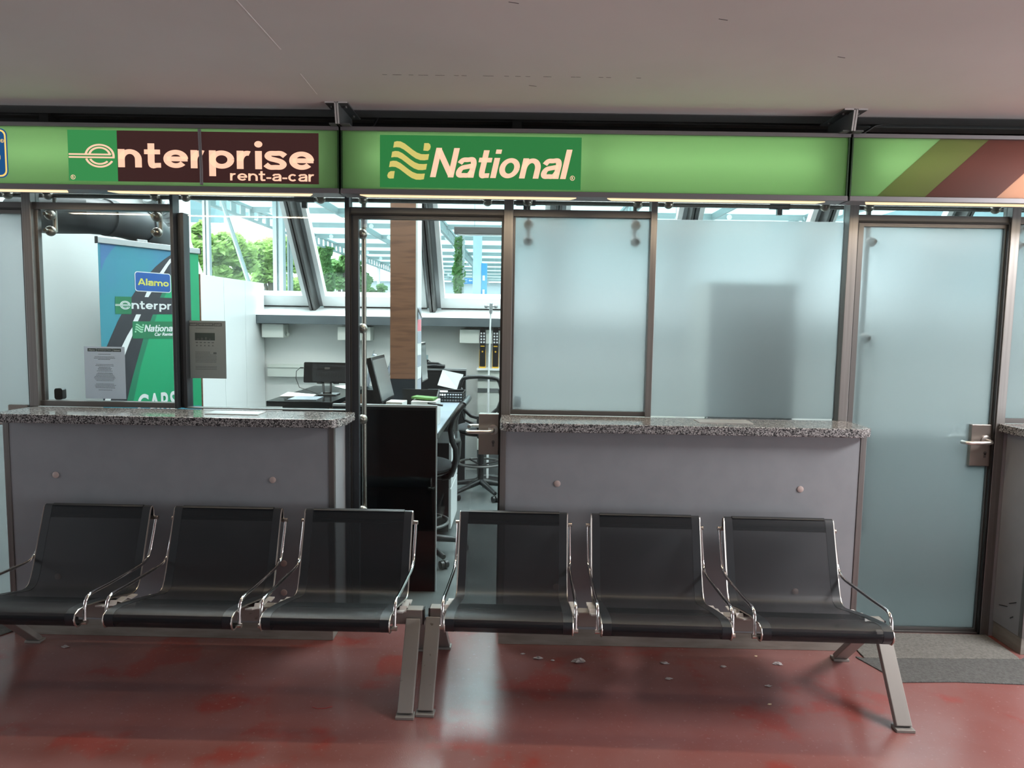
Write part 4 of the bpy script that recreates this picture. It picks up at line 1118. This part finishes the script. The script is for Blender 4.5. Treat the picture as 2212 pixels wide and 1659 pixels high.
# ---------------------------------------------------------------- desks
t = thing('reception_desk', 'black glossy desk end standing behind the clear door', 'desk', (-.78, 4.05, 0))
xr = at(943, 1000, 4.05).x+.78; xl = -.29
obj('end_panel', MB().box(xl, xr-.006, 0, .028, .0, 1.09), 'gloss', t)
obj('edge_strip', MB().box(xr-.006, xr, 0, .028, 0, 1.09).box(xl, xr, -.001, .03, 1.09, 1.102), 'aluL', t)
obj('desktop', MB().prism([(xl, .03), (xr, .03), (xr, 1.95), (.095, 1.95), (.095, .93), (xl, .93)], 'z', .905, .935), 'desk', t)
obj('desk_edge', MB().box(xr-.001, xr+.004, .03, 1.95, .903, .936), 'blackp', t)
obj('back_panel', MB().box(xl, xl+.03, .03, .93, 0, .905), 'blackp', t)
obj('under_panel', MB().box(xl+.03, xr-.30, .9, .93, 0, .9), 'blackp', t)
t = thing('drawer_pedestal', 'white drawer unit under the black desk', 'drawers', (-.60, 5.35, 0))
obj('body', MB().box(-.25, .10, -.25, .28, .04, .70), 'blackp', t, .004)
for a, b in ((.06, .36), (.37, .69)): obj('drawer', MB().box(.10, .118, -.24, .27, a, b), 'whiteg', t, .002)
t = thing('black_partition', 'black panel with a pale top edge before the rear wall', 'partition', (-.75, 6.9, 0))
xe = at(1005, 900, 6.9).x+.75
obj('panel', MB().box(-.5, xe, 0, .05, 0, 1.10), 'blackp', t)
obj('top_edge', MB().box(-.5, xe+.006, -.01, .06, 1.10, 1.118).box(xe, xe+.006, 0, .05, 0, 1.10), 'aluL', t)
t = thing('high_table', 'narrow black high table behind the clear window', 'table', (-1.30, 4.15, 0))
obj('tabletop', MB().box(-.19, .20, 0, 1.0, 1.068, 1.10), 'gloss', t, .002)
obj('apron', MB().box(-.10, .16, .02, .98, 1.03, 1.068), 'blackp', t)
obj('side_panel', MB().box(.17, .19, .05, .98, 0, 1.068), 'wood', t)
obj('leg_panel', MB().box(-.12, -.10, .05, .95, 0, 1.03), 'blackp', t)

def tablet():
    a = at(655, 782, 4.55); b = at(756, 828, 4.55)
    t = thing('tablet_screen', 'black tablet on a metal stand seen from behind on the high table', 'tablet', ((a.x+b.x)/2, 4.55, 1.10))
    w = (b.x-a.x)/2; z0 = b.z-1.10; z1 = a.z-1.10
    TT = Matrix.Translation((0, 0, z0)) @ Matrix.Rotation(R(-8), 4, 'X')
    h = z1-z0
    obj('tablet_body', MB().prism(rrect(-w, w, 0, h, .008), 'y', 0, .014, TT), 'blackp', t)
    hp = obj('stand_holder', MB().prism(rrect(-w*.62, w*.86, .006, h*.90, .012), 'y', -.008, 0, TT).box(-w*.4, -w*.2, -.012, .016, -.006, .004, TT).box(w*.3, w*.5, -.012, .016, -.006, .004, TT), 'seatf', t)
    sl = MB().prism(rrect(-w*.4, w*.64, h*.64, h*.78, .01), 'y', -.0088, -.008, TT)
    for k in range(11):
        x = -w*.44+k*w*.105; sl.box(x-.002, x+.002, -.0088, -.008, h*.27, h*.27+.026, TT)
    obj('vent_slots', sl, 'black', hp)
    obj('maker_plate', MB().box(-.014, .02, -.0096, -.0088, h*.66, h*.76, TT), 'steel', hp)
    st = MB()
    st.prism([(-.03, z0+.02), (-.018, z0+.02), (-.012, .0), (-.024, .0)], 'y', -.005, .006).prism([(.034, z0+.02), (.022, z0+.02), (.02, .0), (.032, .0)], 'y', -.005, .006)
    st.box(-.022, .03, -.005, .006, 0, .018).box(-.026, .03, -.005, .006, z0-.004, z0+.02)
    obj('stand_arm', st, 'steel', t)
    obj('stand_base', MB().prism(rrect(-.05, .07, -.045, .08, .01), 'z', 0, .006), 'steeld', t)
    c = MB().tube([(-w, .005, z0+h*.72), (-w-.02, .005, z0+h*.72), (-w-.045, 0, z0+h*.55), (-w-.045, -.01, z0+h*.2), (-w-.02, -.02, z0-.03), (-w*.4, -.02, .01), (-.03, 0, .006)], .0022, 8)
    c.tube([(-w-.022, .005, z0+h*.72), (-w, .005, z0+h*.72)], .0045, 8)
    obj('cable', c, 'blackp', t)
tablet()
def flat(name, label, cat, poly, z, th, m, tilt=None, group=None):
    cx = sum(p[0] for p in poly)/len(poly); cy = sum(p[1] for p in poly)/len(poly)
    o = obj(name, MB().prism([(p[0]-cx, p[1]-cy) for p in poly], 'z', 0, th), m, loc=(cx, cy, z))
    if tilt: o.rotation_euler = tilt
    return tag(o, label, cat, group)
def onz(px, py, z):
    d_ = F + RT*((px-1106)/FPX) - UP*((py-829.5)/FPX); t_ = (z-CH)/d_.z
    return (d_.x*t_, d_.y*t_)
flat('clipboard', 'thin black folder lying on the front of the high table', 'folder', [onz(x, y, 1.1) for x, y in ((621, 864.5), (683, 865), (699, 858), (640, 857))], 1.101, .004, 'desk')
flat('paper_sheet', 'crumpled white sheet lying behind the folder on the high table', 'paper', [onz(x, y, 1.1) for x, y in ((604, 857), (676, 857.5), (683, 853), (622, 848))], 1.101, .003, 'paper')
flat('paper_sheet', 'cream sheet at the far corner of the high table behind the tablet', 'paper', [onz(x, y, 1.1) for x, y in ((722, 835), (745, 841), (775, 840), (757, 832))], 1.101, .003, 'paper')

def monitor(label, a_top, a_bot, depth, hw, loc0):
    """screen plane running along the depth axis, leaning back to the left"""
    t = thing('monitor', label, 'monitor', loc0)
    o_ = Vector(loc0)
    tp, bt = Vector(a_top)-o_, Vector(a_bot)-o_
    v = (tp-bt); hh = v.length; v.normalize(); y = Vector((0, 1, 0)); n = y.cross(v) * (1 if y.cross(v).x > 0 else -1)
    T = Matrix(((y.x, v.x, n.x, bt.x), (y.y, v.y, n.y, bt.y), (y.z, v.z, n.z, bt.z), (0, 0, 0, 1)))
    obj('casing', MB().box(0, depth, 0, hh, -.035, 0, T), 'blackp', t, .004)
    obj('screen', MB().box(.014, depth-.014, .014, hh-.02, .0, .0012, T), 'screen', t)
    obj('top_edge', MB().box(0, depth, hh-.0005, hh+.001, -.03, .0005, T), 'cream', t)
    mid = bt+Vector((-.05, depth/2, .1))
    obj('stand_neck', MB().bar(mid, (mid.x-.05, mid.y, .02), .06, .02), 'blackp', t)
    obj('stand_foot', MB().box(mid.x-.13, mid.x+.06, mid.y-.1, mid.y+.1, 0, .015), 'blackp', t)
    return t
a, b = at(801, 772, 4.25), at(826, 873, 4.25)
monitor('tilted grey monitor at the front end of the black desk', a, (b.x, 4.25, b.z+.002), .42, .3, (-.85, 4.25, .935))
a, b = at(906, 742, 5.55), at(912, 827, 5.55)
monitor('second monitor farther back, beside the pinned papers of the column', a, b, .36, .3, (-.80, 5.55, .935))
# desk clutter
t = thing('document_box', 'dark brown document tray lying before the column', 'tray', (-.66, 4.64, .936))
obj('tray_wall', MB().box(-.12, .13, .1, .11, .01, .19), 'darkbeam', t)
obj('tray_side', MB().prism([(-.1, .01), (.1, .01), (.1, .19), (-.1, .12)], 'x', .12, .13), 'darkbeam', t)
obj('tray_floor', MB().box(-.12, .13, -.1, .11, 0, .01), 'darkbeam', t)
flat('leaflet', 'green folded leaflet on the black desk before the column', 'leaflet', [(-.67, 4.40), (-.53, 4.36), (-.51, 4.46), (-.65, 4.50)], 1.099, .012, 'leafgreen', (0, R(2), 0))
flat('leaflet', 'cream folded papers lying next to the tilted monitor', 'leaflet', [(-.79, 4.20), (-.69, 4.18), (-.68, 4.30), (-.78, 4.32)], .937, .165, 'paper', None)
flat('leaflet', 'white paper stack on which the green leaflet lies', 'paper', [(-.66, 4.33), (-.51, 4.34), (-.50, 4.52), (-.66, 4.51)], .936, .155, 'paper')
tag(obj('pen', MB().tube([(-.53, 4.12, 1.108), (-.44, 4.10, 1.098)], .006, 8), 'blackp'), 'black marker pen sticking out over the desk edge', 'pen')
# wire tray
ba = onz(918, 868, .935); bb2 = onz(1000, 868, .935)
t = thing('wire_basket', 'black perforated letter basket at the far end of the desk', 'basket', ((ba[0]+bb2[0])/2, ba[1]+.12, .936))
w = (bb2[0]-ba[0])/2; mb = MB()
for (x0, x1, y0, y1) in ((-w, w, -.125, -.12), (-w, w, .12, .125), (-w, -w+.005, -.12, .12), (w-.005, w, -.12, .12)):
    for z in (.0, .022, .044, .066): mb.box(x0, x1, y0, y1, z, z+.008)
    n = 14 if x1-x0 > .1 else 12
    for k in range(n+1):
        if x1-x0 > .1:
            x = x0+(x1-x0)*k/n; mb.box(x-.003, x+.003, y0, y1, 0, .07)
        else:
            y = y0+(y1-y0)*k/n; mb.box(x0, x1, y-.003, y+.003, 0, .07)
mb.box(-w, w, -.12, .12, 0, .003)
obj('basket_body', mb, 'blackp', t)
obj('rim', MB().tube([(-w, -.125, .075), (w, -.125, .075), (w, .125, .075), (-w, .125, .075), (-w, -.125, .075)], .005, 8), 'blackp', t)
flat('envelope', 'white envelope lying in the letter basket', 'envelope', [(t.location.x-w+.02, t.location.y-.08), (t.location.x, t.location.y-.1), (t.location.x+.02, t.location.y+.03), (t.location.x-w+.06, t.location.y+.06)], .985, .012, 'paper', (R(14), R(-4), 0))
kb = thing('keyboard', 'pale keyboard lying behind the letter basket', 'keyboard', (t.location.x-.05, t.location.y+.26, .937), -.1)
obj('key_tray', MB().box(-.17, .17, -.06, .06, 0, .015), 'whiteg', kb, .004)
mb = MB()
for r_ in range(4):
    for c_ in range(13): mb.box(-.16+c_*.025, -.14+c_*.025, -.05+r_*.026, -.03+r_*.026, .015, .022)
obj('keys', mb, 'paperb', kb)
p4 = [at(956, 799, 6.72), at(1001, 809, 6.70), at(992, 843, 6.62), at(945, 832, 6.62)]
mb = MB(); mb._add(p4 + [p+Vector((0, .004, 0)) for p in p4], [(0, 3, 2, 1), (4, 5, 6, 7), (0, 1, 5, 4), (1, 2, 6, 5), (2, 3, 7, 6), (3, 0, 4, 7)])
tag(obj('paper_sheet', mb, 'whites'), 'tilted printed sheet leaning on the black partition', 'paper')
t = thing('desk_phone', 'black desk telephone lying on top of the black partition', 'telephone', (at(938, 797, 6.93).x, 6.93, 1.118))
obj('phone_body', MB().prism([(-.10, 0), (.10, 0), (.08, .03), (.04, .055), (-.06, .06), (-.1, .02)], 'y', -.03, .03), 'blackp', t, .004)
obj('handset', MB().tube([(-.08, -.05, .02), (0, -.05, .03), (.11, -.05, .022)], [.016, .012, .018], 10), 'blackp', t)
for k, lab in ((0, 'black mug at the bottom of the small stack on the partition'), (1, 'black mug on top of the other mug behind the monitor')):
    m_ = thing('mug', lab, 'mug', (at(918, 780, 6.93).x, 6.95, 1.119+.0+k*.042+.03), group='stacked mugs')
    obj('mug_body', MB().lathe([(.026, -.03), (.03, -.028), (.033, .008), (.030, .008)], (0, 0, 0), 18), 'blackp', m_)
    obj('handle', MB().tube([(.031, 0, -.004), (.046, 0, -.006), (.048, 0, -.016), (.031, 0, -.022)], .004, 8), 'blackp', m_)
tag(obj('glass_tumbler', MB().lathe([(.028, 0), (.031, .045), (.029, .045), (.026, .003)], (at(918, 775, 6.93).x, 6.95, 1.20), 18), 'acrylic'), 'clear tumbler standing on the stacked mugs', 'glass')
# brochure holders
def holder(label, x, y, z, rz, lean):
    t = thing('brochure_holder', label, 'brochure holder', (x, y, z), rz, 'clear brochure holders behind the monitor')
    TT = Matrix.Rotation(R(lean), 4, 'Y')
    obj('back_plate', MB().box(0, .004, -.08, .08, 0, .30, TT), 'acrylic', t)
    obj('front_plate', MB().box(.03, .034, -.08, .08, 0, .2, TT).box(0, .034, -.08, .08, 0, .004, TT), 'acrylic', t)
    obj('brochures', MB().box(.006, .026, -.075, .075, .006, .27, TT), 'paperb', t)
holder('clear brochure holder leaning behind the long door rod', at(787, 800, 5.42).x, 5.42, 1.06, R(8), 14)
holder('clear brochure holder beside the wood column', at(822, 800, 5.5).x, 5.50, 1.06, R(8), 20)
t = thing('shelf_unit', 'low black shelf under the brochure holders', 'shelf', (-1.08, 5.3, 0))
obj('body', MB().box(-.16, .13, 0, .32, 0, 1.058), 'blackp', t)
# dark block seen blurred behind the frosted window
t = thing('office_cabinet', 'dark cabinet blurred behind the second frosted pane', 'cabinet', (1.32, 3.98, 0))
obj('body', MB().box(-.27, .22, 0, .4, 0, 1.83), 'cream', t)
obj('door', MB().box(-.26, .21, -.018, 0, .05, 1.82), 'whites', t, .002)

t = thing('low_cabinet', 'low dark block added behind the frosted door to dim its lower half', 'cabinet', (2.62, 4.3, 0))  # added block, only there to darken the frosted glass low down
obj('body', MB().box(-.6, .75, 0, .5, 0, .93), 'darkframe', t)
obj('top', MB().box(-.61, .76, -.01, .51, .93, .955), 'steeld', t)
# ---------------------------------------------------------------- office chairs
def chair_base(t, seat_z, ring_z, rr_, br, rot):
    for k in range(5):
        a = rot+2*PI*k/5; c_, s_ = math.cos(a), math.sin(a)
        lg = obj('base_arm', MB().tube([(0, 0, .13), (c_*br*.4, s_*br*.4, .11), (c_*br, s_*br, .075)], [.030, .026, .017], 10), 'blackp', t)
        mb = MB()
        for sg in (-1, 1):
            mb.lathe([(.004, -.012), (.026, -.011), (.028, 0), (.026, .011), (.004, .012)], (0, 0, 0), 16, Matrix.Translation((c_*br-s_*sg*.016, s_*br+c_*sg*.016, .028)) @ Matrix.Rotation(a+PI/2, 4, 'Z'), 'x')
        obj('caster', mb, 'blackp', lg)
    obj('column', MB().tube([(0, 0, .1), (0, 0, seat_z*.62), (0, 0, seat_z*.63), (0, 0, seat_z-.05)], [.03, .03, .018, .018], 14), 'blackp', t)
    n = 36; pts = [(rr_*math.cos(2*PI*k/n), rr_*math.sin(2*PI*k/n), ring_z) for k in range(n+1)]
    rg = obj('foot_ring', MB().tube(pts, .011, 8), 'steeld', t)
    mb = MB()
    for k in range(4):
        a = rot+.4+PI/2*k; mb.tube([(.02*math.cos(a), .02*math.sin(a), ring_z-.02), (rr_*math.cos(a), rr_*math.sin(a), ring_z)], .009, 8)
    obj('ring_spoke', mb, 'blackp', rg)
def chair_seat(t, z):
    obj('seat', MB().ball((0, 0, z), .235, 24, (1, 1, .22)), 'seatf', t)
    obj('seat_shell', MB().ball((0, 0, z-.035), .21, 20, (1, 1, .16)), 'blackp', t)
# near chair: faces the desk (-X), its back rises on the right
c1_ = thing('office_chair', 'black draughtsman chair pulled up to the black desk, back seen edge-on', 'office chair', (-.66, 4.69, 0), 0, 'office chairs behind the clear door')
chair_base(c1_, .62, .235, .20, .32, .35); chair_seat(c1_, .62)
mb = MB(); HL = []
prof = [(.16, .54), (.205, .55), (.235, .60), (.255, .68), (.255, .76), (.235, .82), (.225, .90), (.245, .97), (.28, 1.02), (.31, 1.055)]
for sg in (-1, 1):
    wd_ = [.03, .045, .06, .09, .13, .17, .20, .215, .215, .19]
    mb.tube([(x, sg*w_, z) for (x, z), w_ in zip(prof, wd_)], [.014, .016, .017, .018, .018, .018, .017, .016, .016, .016], 10)
mb.tube([(.31, -.19, 1.055), (.325, -.1, 1.07), (.33, 0, 1.075), (.325, .1, 1.07), (.31, .19, 1.055)], .018, 10)
mb.tube([(.24, -.165, .815), (.26, 0, .79), (.24, .165, .815)], .018, 10)
mb.tube([(0, 0, .55), (.16, 0, .545), (.215, 0, .56), (.25, 0, .66), (.258, 0, .79)], [.02, .022, .024, .024, .02], 10)
fr = obj('back_frame', mb, 'blackp', c1_)
mb = MB(); vs, fs = [], []
pm = [(.237, .82, .165), (.228, .90, .195), (.247, .97, .21), (.282, 1.02, .21), (.318, 1.06, .18)]
for x, z, w_ in pm: vs += [(x, -w_, z), (x+.012, 0, z), (x, w_, z)]
for i in range(len(pm)-1):
    for k in range(2): fs.append((i*3+k, i*3+k+1, (i+1)*3+k+1, (i+1)*3+k))
mb._add(vs, fs, True)
M['backmesh'] = mesh_fabric('chair back mesh', (.02, .02, .022), .55)
obj('back_mesh', mb, 'backmesh', fr)
# far chair: turned away, back towards the door
c2_ = thing('office_chair', 'black draughtsman chair farther back with an open mesh back facing the door', 'office chair', (-.335, 6.38, 0), 0, 'office chairs behind the clear door')
chair_base(c2_, .62, .30, .20, .29, .2); chair_seat(c2_, .62)
o_ = [(-.165, 1.06), (-.19, .98), (-.185, .90), (-.155, .82), (-.08, .755), (0, .735)]
loop = [(-.10, 1.098), (0, 1.105), (.10, 1.098), (.15, 1.085)] + [(-x, z) for x, z in o_[:-1]] + [(0, .735)] + o_[::-1][1:] + [(-.15, 1.085), (-.10, 1.098)]
def bk(x, z): return (x, -.20-(.035 if z > .95 else .0)+abs(x)*.1, z)
mb = MB().tube([bk(*p) for p in loop], .017, 10)
mb.tube([bk(-.165, 1.0), bk(-.19, .88), bk(-.14, .72), (-.05, -.21, .685), (0, -.21, .68), (.05, -.21, .685), bk(.14, .72), bk(.19, .88), bk(.165, 1.0)], .013, 10)
mb.tube([(0, -.20, .75), (0, -.215, .66), (0, -.19, .57), (0, -.10, .55), (0, 0, .56)], [.03, .028, .026, .022, .02], 10)
fr = obj('back_frame', mb, 'blackp', c2_)
mb = MB(); cen = Vector(bk(0, .92)); ring_ = [Vector(bk(*p)) for p in loop[:-1]]
vs = [cen]+ring_; fs = [(0, i+1, (i+1) % len(ring_)+1) for i in range(len(ring_))]
mb._add(vs, fs)
M['backmesh2'] = mesh_fabric('open chair mesh', (.03, .03, .032), .82)
obj('back_mesh', mb, 'backmesh2', fr)

# ---------------------------------------------------------------- outside
struct('ground', MB().box(-60, 60, 7.8, 140, -.3, 0), 'ground')
hb = MB(); nx, ny = 60, 14; vs, fs = [], []
rnd = random.Random(11)
for j in range(ny+1):
    for i in range(nx+1):
        x = -160+320*i/nx; y = 120+j*9
        z = -2+j*6.2+5*math.sin(i*.45+j*.3)*j/ny+rnd.uniform(-1.2, 1.2)*(j > 0)
        vs.append((x, y, z))
for j in range(ny):
    for i in range(nx): fs.append((j*(nx+1)+i, j*(nx+1)+i+1, (j+1)*(nx+1)+i+1, (j+1)*(nx+1)+i))
hb._add(vs, fs, True); hill = struct('hill', hb, 'hill', 'hazy wooded hillside behind the buildings')

def tree(label, x, y, zc, r, n, m, group='trees outside the windows', squash=.9):
    t = thing('tree', label, 'tree', (x, y, 0), 0, group)
    obj('trunk', MB().tube([(0, 0, 0), (.03, 0, zc*.5), (-.02, .02, zc)], [.14, .11, .06], 8).tube([(0, 0, zc*.55), (r*.4, .1, zc+.2)], .05, 6).tube([(0, 0, zc*.6), (-r*.4, -.1, zc+.1)], .05, 6), 'bark', t)
    rnd = random.Random(int(x*31+y*7)); mb = MB(); vs, fs = [], []
    cl = []
    for k in range(26):
        u, w = rnd.uniform(0, 2*PI), rnd.uniform(-1, 1); q = math.sqrt(1-w*w); rr = r*rnd.uniform(.35, .95)
        cl.append((rr*q*math.cos(u), rr*q*math.sin(u), zc+rr*w*squash, r*rnd.uniform(.22, .38)))
    for k in range(n):
        c = rnd.choice(cl); u, w = rnd.uniform(0, 2*PI), rnd.uniform(-1, 1); q = math.sqrt(1-w*w); rr = c[3]*rnd.uniform(.5, 1)
        p = Vector((c[0]+rr*q*math.cos(u), c[1]+rr*q*math.sin(u), c[2]+rr*w*.8)); s = rnd.uniform(.06, .12)
        a = Vector((rnd.uniform(-1, 1), rnd.uniform(-1, 1), rnd.uniform(-.5, .5))).normalized(); b = a.orthogonal().normalized()
        i = len(vs); vs += [p-a*s, p+b*s*.55, p+a*s, p-b*s*.55]; fs.append((i, i+1, i+2, i+3))
    mb._add(vs, fs); obj('foliage', mb, m, t)
    return t
def tr(label, px, py, Y, rp, n, m='leaf'):
    p = at(px, py, Y); tree(label, p.x, Y, p.z, rp*Y/FPX, n, m)
tr('bright green tree behind the banner top, next to the pale facade post', 400, 525, 15, 64, 4200)
tr('bright green tree between the pale post and the diagonal rod', 488, 560, 16, 62, 4500)
tr('bright green tree between the diagonal rod and the double steel post', 584, 562, 18, 56, 4500)
tr('low green tree at the foot of the double canopy post', 640, 640, 20, 48, 2500)
tr('green tree behind the dark door post', 745, 590, 21, 55, 3000, 'leaf2')
tr('small green tree low behind the long door rod', 795, 640, 24, 40, 2400, 'leaf2')

def ivy(label, px, Y, y0, y1, n, wpx):
    a, b = at(px, y0, Y), at(px, y1, Y)
    t = thing('ivy', label, 'ivy', (b.x, Y, 0)); rnd = random.Random(px); vs, fs = [], []
    for k in range(n):
        z = rnd.uniform(b.z, a.z); f_ = wpx*Y/FPX*(.45+.5*math.sin(z*3.1)**2)
        u = rnd.uniform(0, 2*PI); p = Vector((f_*math.cos(u)*rnd.uniform(.4, 1), f_*math.sin(u)*rnd.uniform(.4, 1), z)); s = rnd.uniform(.05, .10)
        q = Vector((rnd.uniform(-1, 1), rnd.uniform(-1, 1), rnd.uniform(-1, 1))).normalized(); r_ = q.orthogonal().normalized()
        i = len(vs); vs += [p-q*s, p+r_*s*.6, p+q*s, p-r_*s*.6]; fs.append((i, i+1, i+2, i+3))
    mb = MB(); mb._add(vs, fs); obj('foliage', mb, 'leaf2', t)
    obj('stem', MB().tube([(0, 0, .0), (.02, 0, a.z)], .03, 6), 'bark', t)
ivy('thick ivy climbing the canopy post next to the leaning mullion', 703, 18.4, 535, 665, 2600, 22)
ivy('sparse ivy on the thin canopy post near the blue sign pillar', 990, 15.0, 515, 650, 500, 12)

# steel and glass canopy
ZC = 3.6
cn = thing('glass_canopy', 'steel framed glass canopy over the walkway outside', 'canopy', (0, 20, 0))
def CL(mb): mb.v = [(v[0], v[1]-20, v[2]) for v in mb.v]; return mb
for x in (-5.0, -1.6, 1.8, 5.2):
    mb = MB().box(x-.03, x+.03, 9.0, 36, ZC-.26, ZC-.22).box(x-.03, x+.03, 9.0, 36, ZC-.05, ZC)
    for k in range(64):
        y = 9+k*.42; mb.box(x-.012, x+.012, y, y+.22, ZC-.22, ZC-.05)
    obj('rafter', CL(mb), 'canopysteel', cn)
for x in (-3.4, .1, 3.5): obj('rafter', CL(MB().box(x-.02, x+.02, 9, 36, ZC-.12, ZC)), 'canopysteel', cn)
for k in range(14):
    y = 9.2+k*2.05; mb = MB().box(-5.1, 6.5, y-.02, y+.02, ZC-.10, ZC)
    obj('purlin', CL(mb), 'canopysteel', cn)
mb = MB()
for k in range(14):
    y = 9.2+k*2.05
    for j in range(8): mb.lathe([(.05, -.012), (.05, 0)], (-4.6+j*1.4, y-.032, ZC-.06), 10, axis='y')
obj('point_fixings', CL(mb), 'bwhite', cn)
obj('glass_roof', CL(MB().box(-5.1, 6.5, 9, 36, ZC, ZC+.02)), 'canopy', cn)
for px, Y, w, m in ((703, 18.4, .09, 'aluL'), (818, 25, .10, 'aluL'), (990, 15.0, .07, 'aluL'), (1000, 15.0, .05, 'aluL')):
    p = at(px, 640, Y)
    obj('post', CL(MB().box(p.x-w/2, p.x+w/2, Y-w/2, Y+w/2, 0, ZC-.2)), m, cn)
for lab, px, Y, w, m in (('pale single steel post outside, crossing the tree next to the banner', 449, 10.0, .09, 'aluL'), ('wide double steel post outside, between the diagonal rod and the leaning mullion', 604, 12.0, .17, 'aluL'), ('slim darker steel post standing close behind the double post', 627, 12.3, .08, 'canopysteel')):
    p = at(px, 600, Y); t = thing('steel_post', lab, 'post', (p.x, Y, 0), 0, 'steel posts outside the facade')
    mb = MB().box(-w/2, -w*.12, -w*.4, w*.4, 0, 5).box(w*.12, w/2, -w*.4, w*.4, 0, 5).box(-w*.12, w*.12, -w*.2, w*.2, 0, 5)
    obj('shaft', mb, m, t); obj('base_plate', MB().box(-w, w, -w, w, 0, .02), m, t)
a, b = at(480, 435, 11.0), at(536, 606, 11.0)
tag(obj('tie_rod', MB().tube([a+(a-b)*.3, b+(b-a)*.9], .035, 8), 'canopysteel'), 'diagonal steel tie rod crossing the facade window behind the wardrobes', 'rod')

def bldg(name, label, x0, x1, y0, y1, bands, roof_items=()):
    t = thing(name, label, 'building', ((x0+x1)/2, y0, 0)); X = (x0+x1)/2
    for nm, m, z0, z1, dy in bands:
        obj(nm, MB().box(x0-X, x1-X, dy, y1-y0, z0, z1), m, t)
    for (a, b, z0, z1, m) in roof_items:
        obj('roof_unit', MB().box(a-X, b-X, 1.0, 4.0, z0, z1), m, t)
za = lambda py, Y: at(1100, py, Y).z
bldg('hall_building', 'white flat-roofed hall behind the trees', -24, -10.3, 42, 54,
     [('wall', 'bldg', 0, za(498, 42), 0), ('parapet', 'bldg', za(498, 42), za(492, 42), -.2), ('window_band', 'wing', 2.2, 3.2, -.05)],
     [(-17.8, -16.4, 6, za(478, 43), 'bldg'), (-16.2, -14.4, 6, za(482, 43), 'bldg'), (-13.6, -12.2, 6, za(490, 43), 'bldgroof'), (-12, -10.6, 6, za(488, 43), 'bldgroof')])
bldg('terminal_building', 'long low building with a white fascia and grey lower wall', -10, 14, 38, 46,
     [('wall', 'bldgd', 0, za(612, 38), 0), ('fascia', 'bldg', za(612, 38), za(575, 38), -.5), ('roof', 'bldgroof', za(575, 38), za(565, 38), .5)])
bldg('pavilion', 'bright white pavilion wall beyond the blue sign pillar', 0.0, 9, 17.5, 22, [('wall', 'bldg', 2.35, 3.45, 0), ('soffit', 'bldgroof', 2.3, 2.35, -.3), ('lower_wall', 'wing', 0, 2.0, 1.2)])
t = thing('sign_pillar', 'pale blue pillar with a bright blue sign face outside', 'pillar', (at(1031, 600, 13.0).x, 13.0, 0))
obj('shaft', MB().box(-.075, .075, -.1, .1, 0, za(508, 13)), 'palepost', t)
obj('blue_face', MB().prism([(.08, -.1), (.17, .0), (.17, .2), (.08, .15)], 'z', 1.6, za(570, 13)), 'lettersign', t)
mb = MB()
for z in (1.78, 2.05, 2.3): mb.box(.10, .14, -.085, -.06, z, z+.09)
obj('sign_marks', mb, 'bwhite', t)
p = at(1008, 604, 24)
t = thing('direction_sign', 'small bright blue departure sign hanging far outside', 'sign', (p.x, 24, p.z-.05))
obj('board', MB().box(-.23, .23, 0, .05, -.09, .10), 'lettersign', t)
lettering('lettering', 'Abflug', 'bwhite', t, -.12, .02, .02, .075, -.004, bold=.02)
lettering('lettering', 'Departure', 'bwhite', t, -.19, .02, -.06, -.005, -.004, bold=.02)
obj('arrow', MB().prism([(.06, .02), (.12, .06), (.12, .035), (.19, .035), (.19, .005), (.12, .005), (.12, -.02)], 'y', -.004, -.001), 'bwhite', t)
obj('hanger', MB().box(-.2, -.18, .01, .03, .10, ZC-p.z).box(.18, .2, .01, .03, .10, ZC-p.z), 'canopysteel', t)
